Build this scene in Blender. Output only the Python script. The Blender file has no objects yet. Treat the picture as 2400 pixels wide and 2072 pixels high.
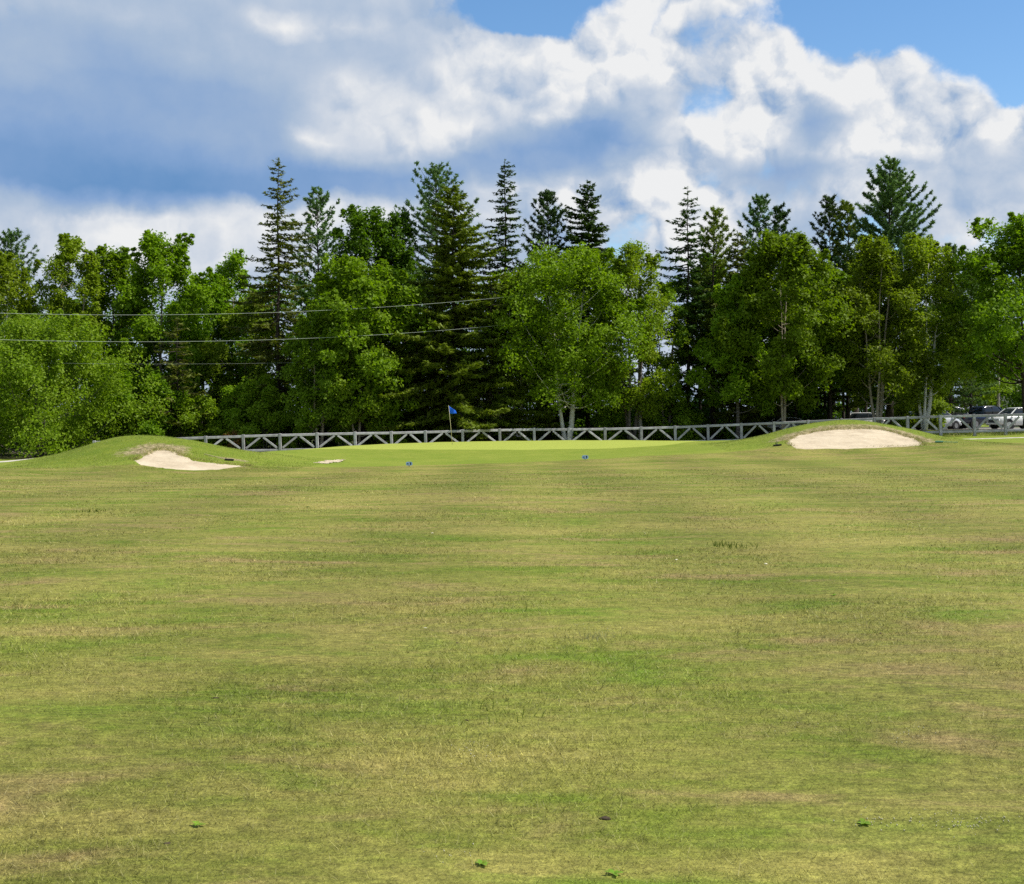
import bpy, math, random
import numpy as np
from mathutils import Vector, Matrix
R = math.radians
rng = np.random.default_rng(7)
random.seed(7)
sc = bpy.context.scene
C = sc.collection

# ------------------------------------------------------------------ camera
F, CX, HY, CAMZ = 3000.0, 1200.0, 985.0, 1.6       # photo is 2400 x 2072; horizon row 985
cam_d = bpy.data.cameras.new('camera'); cam = bpy.data.objects.new('camera', cam_d); C.objects.link(cam)
cam.location = (0, 0, CAMZ); cam.rotation_euler = (R(90), 0, 0)
cam_d.sensor_width = 36; cam_d.lens = 36 * F / 2400
cam_d.shift_y = -(1036 - HY) / 2400
cam_d.clip_start = 0.1; cam_d.clip_end = 5000
sc.camera = cam

# ------------------------------------------------------------------ light
SUN_EL = R(54); SUN_AZ = math.atan2(0.99, -0.07)      # from +Y clockwise: from the right, grazing the fence
sun_dir = Vector((math.sin(SUN_AZ) * math.cos(SUN_EL), math.cos(SUN_AZ) * math.cos(SUN_EL), math.sin(SUN_EL)))
sl = bpy.data.lights.new('sun', 'SUN'); sl.energy = 5.0; sl.angle = R(0.53); sl.color = (1.0, 0.955, 0.87)
so = bpy.data.objects.new('sun', sl); C.objects.link(so); so.location = (30, -20, 60)
so.rotation_euler = sun_dir.to_track_quat('Z', 'Y').to_euler()
sc.view_settings.view_transform = 'Standard'; sc.view_settings.look = 'None'
sc.view_settings.exposure = 0.45; sc.view_settings.gamma = 1.0; sc.view_settings.use_curve_mapping = False
cy = sc.cycles
cy.max_bounces = 6; cy.diffuse_bounces = 3; cy.glossy_bounces = 2; cy.transmission_bounces = 4; cy.transparent_max_bounces = 4
cy.use_denoising = False
cy.caustics_reflective = False; cy.caustics_refractive = False

def lin(r, g, b):
    f = lambda c: (c / 255 / 12.92) if c <= 10 else ((c / 255 + 0.055) / 1.055) ** 2.4
    return (f(r), f(g), f(b), 1.0)

# ---- sky: Nishita with cumulus as a density / brightness field over the direction of view
W = bpy.data.worlds.new('World'); sc.world = W; W.use_nodes = True
nt = W.node_tree; nt.nodes.clear(); NW = nt.nodes; LW = nt.links
def wn(t, **k):
    n = NW.new(t)
    for a, b in k.items(): setattr(n, a, b)
    return n
def wmath(op, a, b=None, clamp=False):
    n = wn('ShaderNodeMath', operation=op, use_clamp=clamp)
    for i, v in enumerate((a, b)):
        if v is None: continue
        if isinstance(v, (int, float)): n.inputs[i].default_value = v
        else: LW.new(v, n.inputs[i])
    return n.outputs[0]
SKY_STRENGTH = 0.10
tc = wn('ShaderNodeTexCoord'); sep = wn('ShaderNodeSeparateXYZ'); LW.new(tc.outputs['Generated'], sep.inputs[0])
az = wmath('ARCTAN2', sep.outputs[0], sep.outputs[1]); el = wmath('ARCSINE', sep.outputs[2])
comb = wn('ShaderNodeCombineXYZ'); LW.new(wmath('MULTIPLY', az, F), comb.inputs[0]); LW.new(wmath('MULTIPLY', el, F), comb.inputs[1])
def wnoise(scale, detail, rough, dist=0.0):
    n = wn('ShaderNodeTexNoise'); n.inputs['Scale'].default_value = scale; n.inputs['Detail'].default_value = detail
    n.inputs['Roughness'].default_value = rough; n.inputs['Distortion'].default_value = dist
    LW.new(tc.outputs['Generated'], n.inputs['Vector']); return n
def vmath(op, a, b=None, c=None):
    n = wn('ShaderNodeVectorMath', operation=op)
    for i, v in enumerate((a, b, c)):
        if v is None: continue
        if isinstance(v, (tuple, list)): n.inputs[i].default_value = v
        else: LW.new(v, n.inputs[i])
    return n
warp = wnoise(17, 7, 0.56); warpc = vmath('SUBTRACT', warp.outputs['Color'], (0.5, 0.5, 0.5))
PB = vmath('MULTIPLY_ADD', warpc.outputs[0], (150, 130, 0), comb.outputs[0]).outputs[0]     # billowy
warps = wnoise(9, 5, 0.5); warpsc = vmath('SUBTRACT', warps.outputs['Color'], (0.5, 0.5, 0.5))
PS = vmath('MULTIPLY_ADD', warpsc.outputs[0], (200, 120, 0), comb.outputs[0]).outputs[0]    # soft
def wlerp(a, b, t):
    n = wn('ShaderNodeMix'); n.data_type = 'FLOAT'
    for i, v in ((0, t), (2, a), (3, b)):
        if isinstance(v, (int, float)): n.inputs[i].default_value = v
        else: LW.new(v, n.inputs[i])
    return n.outputs[0]
# the cloud map over the part of the sky in view: rows = elevation, columns = azimuth, written as sums of ramp products
UA, VB = 1260.0, 1080.0                        # azimuth -UA..UA, elevation 0..VB, both in radians * F
NU, NV = 32, 30
ug = np.linspace(-UA, UA, NU); vg = np.linspace(0, VB, NV); UG, VG = np.meshgrid(ug, vg)
def paint(base, blobs):
    f = np.full(UG.shape, base)
    for t_, px, py, rx, ry, inner in blobs:
        a = math.atan((px - CX) / F); e = math.atan((HY - py) / F * math.cos(a))
        q = np.hypot((UG - a * F) / max(rx, 85), (VG - e * F) / max(ry, 30)); s_ = np.clip((1.25 - q) / (1.25 - inner), 0, 1); s_ = s_ * s_ * (3 - 2 * s_)
        f = f + (t_ - f) * s_
    return f
COV = paint(0.95, [(0.0, 1235, -10, 170, 90, .8), (0.0, 2180, -40, 340, 150, .8), (0.0, 2390, 70, 210, 140, .8), (0.0, 2010, 0, 170, 75, .7),
          (0.58, 1650, 225, 85, 150, .3), (0.34, 1690, 60, 80, 70, .4), (0.50, 1478, 565, 90, 95, .5), (0.60, 1830, 425, 220, 62, .4),
          (0.58, 1690, 425, 110, 60, .4), (0.46, 2040, 560, 180, 70, .4), (0.5, 2200, 590, 240, 70, .4), (0.52, 1880, 500, 140, 50, .4), (0.35, 100, -300, 500, 90, .5), (0.3, 1300, -320, 400, 100, .5)])
BRI = paint(0.62, [(0.36, 250, 230, 640, 260, .3), (0.58, 180, 10, 330, 50, .3), (0.50, 40, 110, 200, 70, .3),
          (0.56, 520, 120, 240, 70, .3), (0.58, 900, 130, 320, 160, .3), (0.42, 620, 300, 220, 60, .2),
          (0.10, 340, 418, 520, 66, .3), (0.20, 60, 345, 300, 60, .2), (0.24, 760, 425, 340, 46, .3), (0.34, 1040, 425, 260, 42, .3),
          (0.92, 360, 575, 340, 80, .6), (0.70, 30, 500, 70, 40, .3), (0.88, 740, 510, 260, 42, .5),
          (0.92, 665, 45, 70, 30, .4), (0.84, 820, 62, 60, 30, .4),
          (0.86, 850, 245, 110, 80, .3), (0.84, 780, 335, 75, 45, .3), (0.92, 1010, 310, 140, 55, .5),
          (0.88, 1130, 165, 150, 90, .45), (0.74, 1250, 230, 140, 90, .4), (0.97, 1480, 80, 190, 120, .65), (0.94, 1390, 190, 120, 60, .4),
          (0.62, 1480, 215, 90, 45, .2), (0.22, 1350, 335, 200, 55, .35), (0.34, 1240, 380, 260, 40, .3), (0.60, 1545, 290, 60, 50, .3),
          (0.96, 1770, 50, 110, 95, .6), (0.56, 1690, 70, 50, 60, .3),
          (0.99, 1860, 160, 170, 85, .6), (0.96, 1720, 285, 135, 75, .6), (0.66, 1760, 365, 140, 30, .3),
          (0.99, 2130, 175, 210, 105, .6), (0.96, 2090, 310, 200, 85, .5), (0.97, 2310, 240, 120, 90, .6), (0.34, 1925, 290, 55, 80, .2),
          (0.70, 2075, 240, 75, 34, .2), (0.66, 2290, 330, 100, 36, .2), (0.60, 2330, 440, 250, 60, .35), (0.78, 2360, 540, 110, 50, .4),
          (0.60, 2150, 430, 150, 34, .3), (1.0, 1545, 450, 120, 75, .7), (0.98, 1610, 540, 80, 80, .6), (0.84, 1740, 490, 100, 45, .4), (0.86, 2010, 455, 100, 45, .4),
          (0.80, 1280, 480, 170, 70, .4), (0.40, 1790, 415, 210, 44, .3), (0.46, 2010, 520, 170, 40, .3), (0.98, 1570, 470, 110, 75, .6), (0.7, 600, -200, 700, 130, .3), (0.9, 1700, -260, 300, 100, .4)])
def ramp_map(field, rank3, uv):
    """field ~ sum over 3*rank3 products of a ramp along azimuth and a ramp along elevation"""
    U_, S_, Vt = np.linalg.svd(field); total = None
    su, sv = uv
    for k in range(rank3):
        outs = []
        for vec, n_, src in ((Vt[3 * k:3 * k + 3].T, NU, su), (U_[:, 3 * k:3 * k + 3], NV, sv)):
            sc_ = np.abs(vec).max(0); nrm = vec / sc_
            rp = wn('ShaderNodeValToRGB'); LW.new(src, rp.inputs[0]); e_ = rp.color_ramp.elements
            while len(e_) < n_: e_.new(0.5)
            for i in range(n_): e_[i].position = i / (n_ - 1); e_[i].color = tuple(.5 + .5 * nrm[i]) + (1.0,)
            outs.append((vmath('MULTIPLY_ADD', rp.outputs[0], (2, 2, 2), (-1, -1, -1)).outputs[0], sc_))
        w_ = S_[3 * k:3 * k + 3] * outs[0][1] * outs[1][1]
        a_ = vmath('MULTIPLY', outs[0][0], tuple(float(q) for q in w_)).outputs[0]
        d_ = vmath('DOT_PRODUCT', a_, outs[1][0]).outputs['Value']
        total = d_ if total is None else wmath('ADD', total, d_)
    return total
def unit(vec):
    s_ = wn('ShaderNodeSeparateXYZ'); LW.new(vec, s_.inputs[0])
    return wmath('ADD', wmath('MULTIPLY', s_.outputs[0], .5 / UA), .5, True), wmath('MULTIPLY', s_.outputs[1], 1 / VB, True)
uvB = unit(PB)
big = wnoise(2.6, 4, 0.5)
cov_far = wmath('MULTIPLY', wmath('SUBTRACT', big.outputs['Fac'], 0.36), 4.0, True)
bri_far = wmath('ADD', wmath('MULTIPLY', wmath('SUBTRACT', warps.outputs['Fac'], 0.5), 1.4), 0.66)
def smooth(v, a, b):
    m_ = wn('ShaderNodeMapRange', interpolation_type='SMOOTHSTEP'); LW.new(v, m_.inputs['Value']); m_.inputs['From Min'].default_value = a; m_.inputs['From Max'].default_value = b; return m_.outputs[0]
win = wmath('MULTIPLY', smooth(wmath('ABSOLUTE', az), UA / F * .995, UA / F * .93), smooth(el, VB / F * .99, VB / F * .91))
cov = wlerp(cov_far, ramp_map(COV, 4, uvB), win)
bri = wlerp(bri_far, ramp_map(BRI, 6, uvB), win)
fine = wnoise(46, 6, 0.6)
fineb = wmath('SUBTRACT', fine.outputs['Fac'], 0.5)
wv = vmath('MULTIPLY_ADD', warpc.outputs[0], (.045, .045, .045), tc.outputs['Generated']).outputs[0]
def heap(vec):
    """height of the heaped-up billows"""
    vo = wn('ShaderNodeTexVoronoi', feature='F1'); LW.new(vec, vo.inputs['Vector']); vo.inputs['Scale'].default_value = 17; vo.inputs['Detail'].default_value = 1.2; vo.inputs['Roughness'].default_value = .5; vo.inputs['Lacunarity'].default_value = 2.3
    no = wn('ShaderNodeTexNoise'); LW.new(vec, no.inputs['Vector']); no.inputs['Scale'].default_value = 24; no.inputs['Detail'].default_value = 5; no.inputs['Roughness'].default_value = .58
    return wmath('ADD', wmath('MULTIPLY', vo.outputs['Distance'], -.8), wmath('MULTIPLY', no.outputs['Fac'], .8))
h0 = heap(wv)
h1 = heap(vmath('ADD', wv, tuple(.011 * q for q in (.62, 0.0, .78))).outputs[0])      # a step towards the sun
relief = wmath('SUBTRACT', h0, h1)
crisp = smooth(bri, .52, .86)
bri2 = wmath('ADD', wmath('ADD', bri, wmath('MULTIPLY', fineb, 0.10)), wmath('MULTIPLY', wmath('MULTIPLY', relief, wmath('ADD', wmath('MULTIPLY', smooth(az, -.16, .10), 1.0), .55)), wmath('ADD', wmath('MULTIPLY', crisp, .85), .15)))
cov2 = wmath('ADD', wmath('ADD', cov, wmath('MULTIPLY', fineb, 0.40)), wmath('MULTIPLY', wmath('ADD', h0, .16), 0.70))
mr = wn('ShaderNodeMapRange', interpolation_type='SMOOTHSTEP'); LW.new(cov2, mr.inputs['Value'])
mr.inputs['From Min'].default_value = 0.24; mr.inputs['From Max'].default_value = 0.62
ramp = wn('ShaderNodeValToRGB'); LW.new(bri2, ramp.inputs[0])
cr = ramp.color_ramp
stops = [(0.02, (94, 142, 194)), (0.30, (133, 165, 208)), (0.52, (167, 187, 213)), (0.72, (203, 212, 225)), (1.0, (238, 239, 240))]
while len(cr.elements) < len(stops): cr.elements.new(0.5)
for e_, (p_, c_) in zip(cr.elements, stops): e_.position = p_; e_.color = lin(*c_)
cs = vmath('SCALE', ramp.outputs[0]); cs.inputs['Scale'].default_value = 0.735 / SKY_STRENGTH
sky = wn('ShaderNodeTexSky', sky_type='NISHITA', sun_disc=False)
sky.sun_elevation = SUN_EL; sky.sun_rotation = SUN_AZ; sky.altitude = 100; sky.air_density = 1.0; sky.dust_density = 0.3; sky.ozone_density = 1.6
hs = wn('ShaderNodeHueSaturation'); hs.inputs['Saturation'].default_value = 1.22; hs.inputs['Value'].default_value = 1.16
LW.new(sky.outputs[0], hs.inputs['Color'])
mixc = wn('ShaderNodeMix'); mixc.data_type = 'RGBA'
LW.new(mr.outputs[0], mixc.inputs[0]); LW.new(hs.outputs[0], mixc.inputs[6]); LW.new(cs.outputs[0], mixc.inputs[7])
bg = wn('ShaderNodeBackground'); bg.inputs['Strength'].default_value = SKY_STRENGTH
LW.new(mixc.outputs[2], bg.inputs['Color'])
wo = wn('ShaderNodeOutputWorld'); LW.new(bg.outputs[0], wo.inputs['Surface'])
W.cycles.sampling_method = 'NONE'

# ------------------------------------------------------------------ helpers
def P(px, py, D): return Vector(((px - CX) / F * D, D, CAMZ + (HY - py) / F * D))

def fast_mesh(name, V, Fc, smooth=False):
    """V (n,3), Fc (m,k) with constant k"""
    me = bpy.data.meshes.new(name)
    V = np.asarray(V, dtype=np.float32); Fc = np.asarray(Fc, dtype=np.int32)
    m, k = Fc.shape
    me.vertices.add(len(V)); me.vertices.foreach_set('co', V.ravel())
    me.loops.add(m * k); me.loops.foreach_set('vertex_index', Fc.ravel())
    me.polygons.add(m); me.polygons.foreach_set('loop_start', np.arange(0, m * k, k, dtype=np.int32))
    me.polygons.foreach_set('loop_total', np.full(m, k, dtype=np.int32))
    if smooth: me.polygons.foreach_set('use_smooth', np.ones(m, dtype=bool))
    me.update(calc_edges=True); return me
def obj(name, me, mat, parent=None):
    o = bpy.data.objects.new(name, me); C.objects.link(o)
    if mat is not None and len(me.materials) == 0: me.materials.append(mat)
    if parent is not None: o.parent = parent
    return o
def tag(o, label=None, cat=None, group=None, kind=None):
    if label: o['label'] = label
    if cat: o['category'] = cat
    if group: o['group'] = group
    if kind: o['kind'] = kind
    return o
def thing(name, label, cat, loc=(0, 0, 0), rz=0, group=None):
    o = bpy.data.objects.new(name, None); C.objects.link(o); o.location = loc; o.rotation_euler = (0, 0, rz)
    o.empty_display_size = 0.2
    return tag(o, label, cat, group)

class MB:
    """collects quads/tris into one mesh"""
    def __init__(s): s.v = []; s.f = []
    def add(s, vs, fs):
        k = len(s.v); s.v += [tuple(v) for v in vs]; s.f += [tuple(i + k for i in f) for f in fs]; return s
    def box(s, cx, cy, cz, sx, sy, sz, M=None, bev=0.0):
        if bev <= 0:
            vs = [Vector((cx + a * sx / 2, cy + b * sy / 2, cz + c * sz / 2)) for c in (-1, 1) for b in (-1, 1) for a in (-1, 1)]
            fs = [(0, 2, 3, 1), (4, 5, 7, 6), (0, 1, 5, 4), (2, 6, 7, 3), (0, 4, 6, 2), (1, 3, 7, 5)]
        else:
            vs = []; b = bev
            for z, ins in ((-sz / 2, b), (-sz / 2 + b, 0), (sz / 2 - b, 0), (sz / 2, b)):
                hx, hy = sx / 2 - ins, sy / 2 - ins
                cb = b if ins == 0 else b * .4
                for (ax, ay) in ((-hx + cb, -hy), (hx - cb, -hy), (hx, -hy + cb), (hx, hy - cb), (hx - cb, hy), (-hx + cb, hy), (-hx, hy - cb), (-hx, -hy + cb)):
                    vs.append(Vector((cx + ax, cy + ay, cz + z)))
            fs = []
            for r in range(3):
                for i in range(8): fs.append((r * 8 + i, r * 8 + (i + 1) % 8, r * 8 + 8 + (i + 1) % 8, r * 8 + 8 + i))
            fs.append(tuple(range(7, -1, -1))); fs.append(tuple(range(24, 32)))
        if M is not None: vs = [M @ v for v in vs]
        return s.add(vs, fs)
    def tube(s, pts, rad, n=8, cap=True):
        pts = [Vector(p) for p in pts]; rings = []
        up = None
        for i, p in enumerate(pts):
            t = (pts[min(i + 1, len(pts) - 1)] - pts[max(i - 1, 0)]).normalized()
            if up is None or abs(up.dot(t)) > .95: up = Vector((1, 0, 0)) if abs(t.x) < .8 else Vector((0, 1, 0))
            a = t.cross(up).normalized(); b = t.cross(a).normalized(); up = -b if False else up
            r = rad[i] if hasattr(rad, '__len__') else rad
            rings.append([p + (a * math.cos(2 * math.pi * k / n) + b * math.sin(2 * math.pi * k / n)) * r for k in range(n)])
        vs = [v for r in rings for v in r]; fs = []
        for i in range(len(pts) - 1):
            for k in range(n): fs.append((i * n + k, i * n + (k + 1) % n, (i + 1) * n + (k + 1) % n, (i + 1) * n + k))
        if cap: fs.append(tuple(range(n - 1, -1, -1))); fs.append(tuple((len(pts) - 1) * n + k for k in range(n)))
        return s.add(vs, fs)
    def build(s, name, mat, parent=None, smooth=False):
        me = bpy.data.meshes.new(name); me.from_pydata(s.v, [], s.f); me.update()
        if smooth: me.polygons.foreach_set('use_smooth', np.ones(len(me.polygons), dtype=bool))
        return obj(name, me, mat, parent)

# ------------------------------------------------------------------ materials
class NT:
    def __init__(s, name):
        s.m = bpy.data.materials.new(name); s.m.use_nodes = True; s.t = s.m.node_tree; s.t.nodes.clear()
        s.out = s.t.nodes.new('ShaderNodeOutputMaterial')
    def n(s, ty, ins=None, **k):
        nd = s.t.nodes.new(ty)
        for a, b in k.items(): setattr(nd, a, b)
        for a, b in (ins or {}).items(): s.set(nd.inputs[a], b)
        return nd
    def set(s, sock, v):
        if hasattr(v, 'is_output'): s.t.links.new(v, sock)
        else: sock.default_value = v
    def mix(s, a, b, t, mode='MIX'):
        nd = s.t.nodes.new('ShaderNodeMix'); nd.data_type = 'RGBA'; nd.blend_type = mode
        s.set(nd.inputs[0], t); s.set(nd.inputs[6], a); s.set(nd.inputs[7], b); return nd.outputs[2]
    def math(s, op, a, b=0.0, clamp=False):
        nd = s.t.nodes.new('ShaderNodeMath'); nd.operation = op; nd.use_clamp = clamp
        s.set(nd.inputs[0], a); s.set(nd.inputs[1], b); return nd.outputs[0]
    def noise(s, vec, scale, detail=4, rough=.55, dist=0.0):
        nd = s.n('ShaderNodeTexNoise', {'Scale': scale, 'Detail': detail, 'Roughness': rough, 'Distortion': dist})
        s.t.links.new(vec, nd.inputs['Vector']); return nd.outputs['Fac']
    def rng(s, v, a, b, c=0.0, d=1.0):
        nd = s.n('ShaderNodeMapRange', {'From Min': a, 'From Max': b, 'To Min': c, 'To Max': d}); s.set(nd.inputs['Value'], v); return nd.outputs[0]
    def pos(s): return s.n('ShaderNodeNewGeometry').outputs['Position']
    def attr(s, name): return s.n('ShaderNodeAttribute', attribute_name=name).outputs['Fac']
    def surf(s, sh): s.t.links.new(sh, s.out.inputs['Surface']); return s.m
    def bsdf(s, col, rough=.6, spec=.3, normal=None, **k):
        b = s.n('ShaderNodeBsdfPrincipled'); s.set(b.inputs['Base Color'], col); s.set(b.inputs['Roughness'], rough)
        b.inputs['Specular IOR Level'].default_value = spec
        for a, v in k.items(): s.set(b.inputs[a.replace('_', ' ')], v)
        if normal is not None: s.t.links.new(normal, b.inputs['Normal'])
        return b.outputs[0]
    def bump(s, h, strength=.5, dist=.05):
        b = s.n('ShaderNodeBump', {'Strength': strength, 'Distance': dist}); s.t.links.new(h, b.inputs['Height']); return b.outputs[0]
def c4(r, g, b): return (r, g, b, 1.0)

def turf_colour(t, pos):
    """patchy summer turf: straw, olive and green, by place; patches drawn out across the line of play"""
    pos0 = pos; pos = t.n('ShaderNodeVectorMath', {0: pos, 1: (.42, 1.0, 1.0)}, operation='MULTIPLY').outputs[0]
    a = t.noise(pos, 0.22, 5, .6, .4); b = t.noise(pos, 0.9, 5, .6, .5); c = t.noise(pos, 3.2, 5, .66); d = t.noise(pos, 26, 3, .6)
    e = t.noise(t.n('ShaderNodeVectorMath', {0: pos, 1: (31.0, 17.0, 0.0)}, operation='ADD').outputs[0], 1.1, 5, .65, .6)
    mixv = t.math('ADD', t.math('ADD', t.math('MULTIPLY', a, .55), t.math('MULTIPLY', b, .65)), t.math('MULTIPLY', c, .30))
    col = t.mix(c4(.234, .208, .055), c4(.124, .148, .019), t.rng(mixv, .63, .86))
    col = t.mix(col, c4(.092, .165, .008), t.math('MULTIPLY', t.rng(t.math('ADD', t.math('MULTIPLY', e, .75), t.math('MULTIPLY', c, .25)), .52, .68), .72))
    col = t.mix(col, c4(.27, .19, .085), t.math('MULTIPLY', t.rng(t.math('ADD', t.math('MULTIPLY', e, -1.0), t.math('MULTIPLY', b, .5)), -.21, -.05), .75))
    # faint mowing lanes that run away from the tee
    px = t.n('ShaderNodeSeparateXYZ', {0: pos0}); ln = t.math('SINE', t.math('ADD', t.math('MULTIPLY', px.outputs[0], 1.5), t.math('MULTIPLY', a, 1.5)))
    d2 = t.noise(pos0, 75, 2, .6); d3 = t.noise(pos0, 7, 4, .65); v = t.math('ADD', t.math('MULTIPLY', t.math('MULTIPLY', t.rng(d, .28, .72, .68, 1.32), t.rng(d3, .28, .72, .80, 1.20)), t.rng(d2, .28, .72, .62, 1.38)), t.math('MULTIPLY', ln, .10))
    return t.mix(col, t.n('ShaderNodeCombineColor', {0: v, 1: v, 2: v}).outputs[0], 1.0, 'MULTIPLY')

def mat_ground():
    t = NT('turf_ground'); pos = t.pos()
    base = turf_colour(t, pos)
    n1 = t.noise(pos, 1.4, 4, .6); n2 = t.noise(pos, 12, 4, .65); n0 = t.noise(pos, .35, 3, .5)
    ap = t.mix(c4(.140, .188, .018), c4(.190, .218, .030), t.rng(t.math('ADD', t.math('MULTIPLY', n1, .6), t.math('MULTIPLY', n0, .6)), .45, .8))
    apr = t.attr('apron'); apj = t.rng(t.math('ADD', apr, t.math('MULTIPLY', t.math('SUBTRACT', n1, .5), .7)), .35, .65)
    col = t.mix(t.mix(base, c4(.90, .90, .86), 1.0, 'MULTIPLY'), ap, apj)
    md = t.attr('mound'); col = t.mix(col, t.mix(c4(.095, .140, .009), c4(.140, .172, .016), t.rng(n1, .35, .65)), t.math('MULTIPLY', md, .85))
    pu = t.attr('putt'); col = t.mix(col, t.mix(c4(.250, .295, .046), c4(.290, .322, .058), n1), t.rng(pu, .4, .6))
    dr = t.attr('dry'); drj = t.rng(t.math('ADD', dr, t.math('MULTIPLY', t.math('SUBTRACT', t.noise(pos, 3.2, 5, .7), .5), 1.5)), .35, .7)
    col = t.mix(col, t.mix(c4(.13, .105, .045), c4(.36, .29, .165), t.rng(t.noise(pos, 5, 4, .7), .38, .62)), drj)
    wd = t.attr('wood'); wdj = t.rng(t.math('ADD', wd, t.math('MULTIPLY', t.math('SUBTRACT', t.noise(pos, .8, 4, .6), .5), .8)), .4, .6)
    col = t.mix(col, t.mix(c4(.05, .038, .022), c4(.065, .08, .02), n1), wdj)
    v = t.rng(n2, .25, .75, .82, 1.18)
    col = t.mix(col, t.n('ShaderNodeCombineColor', {0: v, 1: v, 2: v}).outputs[0], t.math('SUBTRACT', 1.0, t.math('MULTIPLY', pu, .7)), 'MULTIPLY')
    h = t.math('ADD', t.noise(pos, 45, 3, .7), t.math('MULTIPLY', t.noise(pos, 8, 3, .6), 1.2))
    return t.surf(t.bsdf(col, .85, .12, t.bump(h, .55, .03)))
def mat_blade():
    t = NT('grass_blades'); pos = t.pos(); col = turf_colour(t, pos)
    apr = t.attr('blade_zone')
    col = t.mix(col, t.mix(c4(.100, .145, .009), c4(.150, .180, .018), t.noise(pos, 1.4, 4, .6)), t.rng(apr, .2, .4))
    col = t.mix(col, c4(.28, .22, .085), t.math('MULTIPLY', t.rng(apr, .7, .9), .65))
    r = t.n('ShaderNodeNewGeometry').outputs['Random Per Island']
    v = t.rng(r, 0, 1, .70, 1.95)
    col = t.mix(col, t.n('ShaderNodeCombineColor', {0: v, 1: v, 2: v}).outputs[0], 1.0, 'MULTIPLY')
    r2 = t.math('FRACT', t.math('MULTIPLY', r, 37.7))
    col = t.mix(col, c4(.40, .36, .16), t.math('MULTIPLY', t.rng(r2, .80, .84), .55))
    d = t.bsdf(col, .6, .25); tr = t.n('ShaderNodeBsdfTranslucent'); t.set(tr.inputs[0], col)
    mx = t.n('ShaderNodeMixShader', {0: .25, 1: d, 2: tr.outputs[0]}); return t.surf(mx.outputs[0])
def mat_leaf(name, c_lo, c_hi, c_acc, trans=.38, acc=.2, rough=.45):
    t = NT(name); pos = t.pos(); r = t.n('ShaderNodeNewGeometry').outputs['Random Per Island']; ob = t.n('ShaderNodeObjectInfo').outputs['Random']
    col = t.mix(c4(*c_lo), c4(*c_hi), t.math('ADD', t.math('MULTIPLY', r, .6), t.math('MULTIPLY', t.noise(pos, .5, 3, .6), .5)))
    col = t.mix(col, c4(*c_acc), t.math('MULTIPLY', t.rng(t.math('FRACT', t.math('MULTIPLY', r, 53.3)), .7, 1.0), acc))
    hsv = t.n('ShaderNodeHueSaturation'); t.set(hsv.inputs['Color'], col); t.set(hsv.inputs['Hue'], t.rng(ob, 0, 1, .492, .514)); t.set(hsv.inputs['Value'], t.rng(t.math('FRACT', t.math('MULTIPLY', ob, 7.31)), 0, 1, .85, 1.15))
    col = hsv.outputs[0]
    d = t.bsdf(col, max(rough,.55), .14); tr = t.n('ShaderNodeBsdfTranslucent')
    t.set(tr.inputs[0], t.mix(col, c4(1.12, 1.22, .35), 1.0, 'MULTIPLY'))
    mx = t.n('ShaderNodeMixShader', {0: trans, 1: d, 2: tr.outputs[0]}); return t.surf(mx.outputs[0])
def mat_bark(name, a, b, scale=(3, 3, 14), birch=False):
    t = NT(name); tcn = t.n('ShaderNodeTexCoord').outputs['Object']
    mp = t.n('ShaderNodeVectorMath', {0: tcn, 1: scale}, operation='MULTIPLY').outputs[0]
    n = t.noise(mp, 1.0, 5, .65)
    col = t.mix(c4(*a), c4(*b), t.rng(n, .35, .65)) if not birch else t.mix(c4(*b), c4(*a), t.rng(n, .58, .68))
    return t.surf(t.bsdf(col, .85, .2, t.bump(n, .6, .03)))
def mat_plain(name, col, rough=.5, spec=.5, nscale=0, namp=.15, **k):
    t = NT(name); c = c4(*col)
    if nscale:
        n = t.noise(t.pos(), nscale, 5, .6); v = t.rng(n, .3, .7, 1 - namp, 1 + namp)
        c = t.mix(c, t.n('ShaderNodeCombineColor', {0: v, 1: v, 2: v}).outputs[0], 1.0, 'MULTIPLY')
    return t.surf(t.bsdf(c, rough, spec, **k))
def mat_timber():
    t = NT('weathered_timber'); ob = t.n('ShaderNodeObjectInfo').outputs['Random']; tcn = t.n('ShaderNodeTexCoord').outputs['Object']
    mp = t.n('ShaderNodeVectorMath', {0: tcn, 1: (14.0, 14.0, 14.0)}, operation='MULTIPLY').outputs[0]
    n = t.noise(t.pos(), 3.5, 5, .7); n2 = t.noise(mp, 1.2, 4, .7)
    col = t.mix(c4(.30, .285, .30), c4(.50, .485, .505), t.rng(n, .35, .65))
    col = t.mix(col, c4(.20, .185, .165), t.math('MULTIPLY', t.rng(n2, .52, .75), .6))
    v = t.rng(ob, 0, 1, .78, 1.12)
    col = t.mix(col, t.n('ShaderNodeCombineColor', {0: v, 1: v, 2: v}).outputs[0], 1.0, 'MULTIPLY')
    return t.surf(t.bsdf(col, .8, .2, t.bump(n2, .4, .01)))
def mat_sand():
    t = NT('bunker_sand'); pos = t.pos(); n = t.noise(pos, .9, 5, .6); n2 = t.noise(pos, 7, 4, .65)
    st = t.n('ShaderNodeVectorMath', {0: pos, 1: (.8, 5.0, 5.0)}, operation='MULTIPLY').outputs[0]; n3 = t.noise(st, 1.6, 4, .6, .8)
    col = t.mix(c4(.37, .30, .205), c4(.50, .42, .30), t.rng(t.math('ADD', t.math('MULTIPLY', n, .5), t.math('MULTIPLY', n3, .5)), .38, .6))
    h = t.math('ADD', n3, t.math('MULTIPLY', n2, .5))
    return t.surf(t.bsdf(col, .95, .1, t.bump(h, .5, .05)))
M = {}
M['ground'] = mat_ground(); M['blade'] = mat_blade(); M['sand'] = mat_sand(); M['timber'] = mat_timber()
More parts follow.
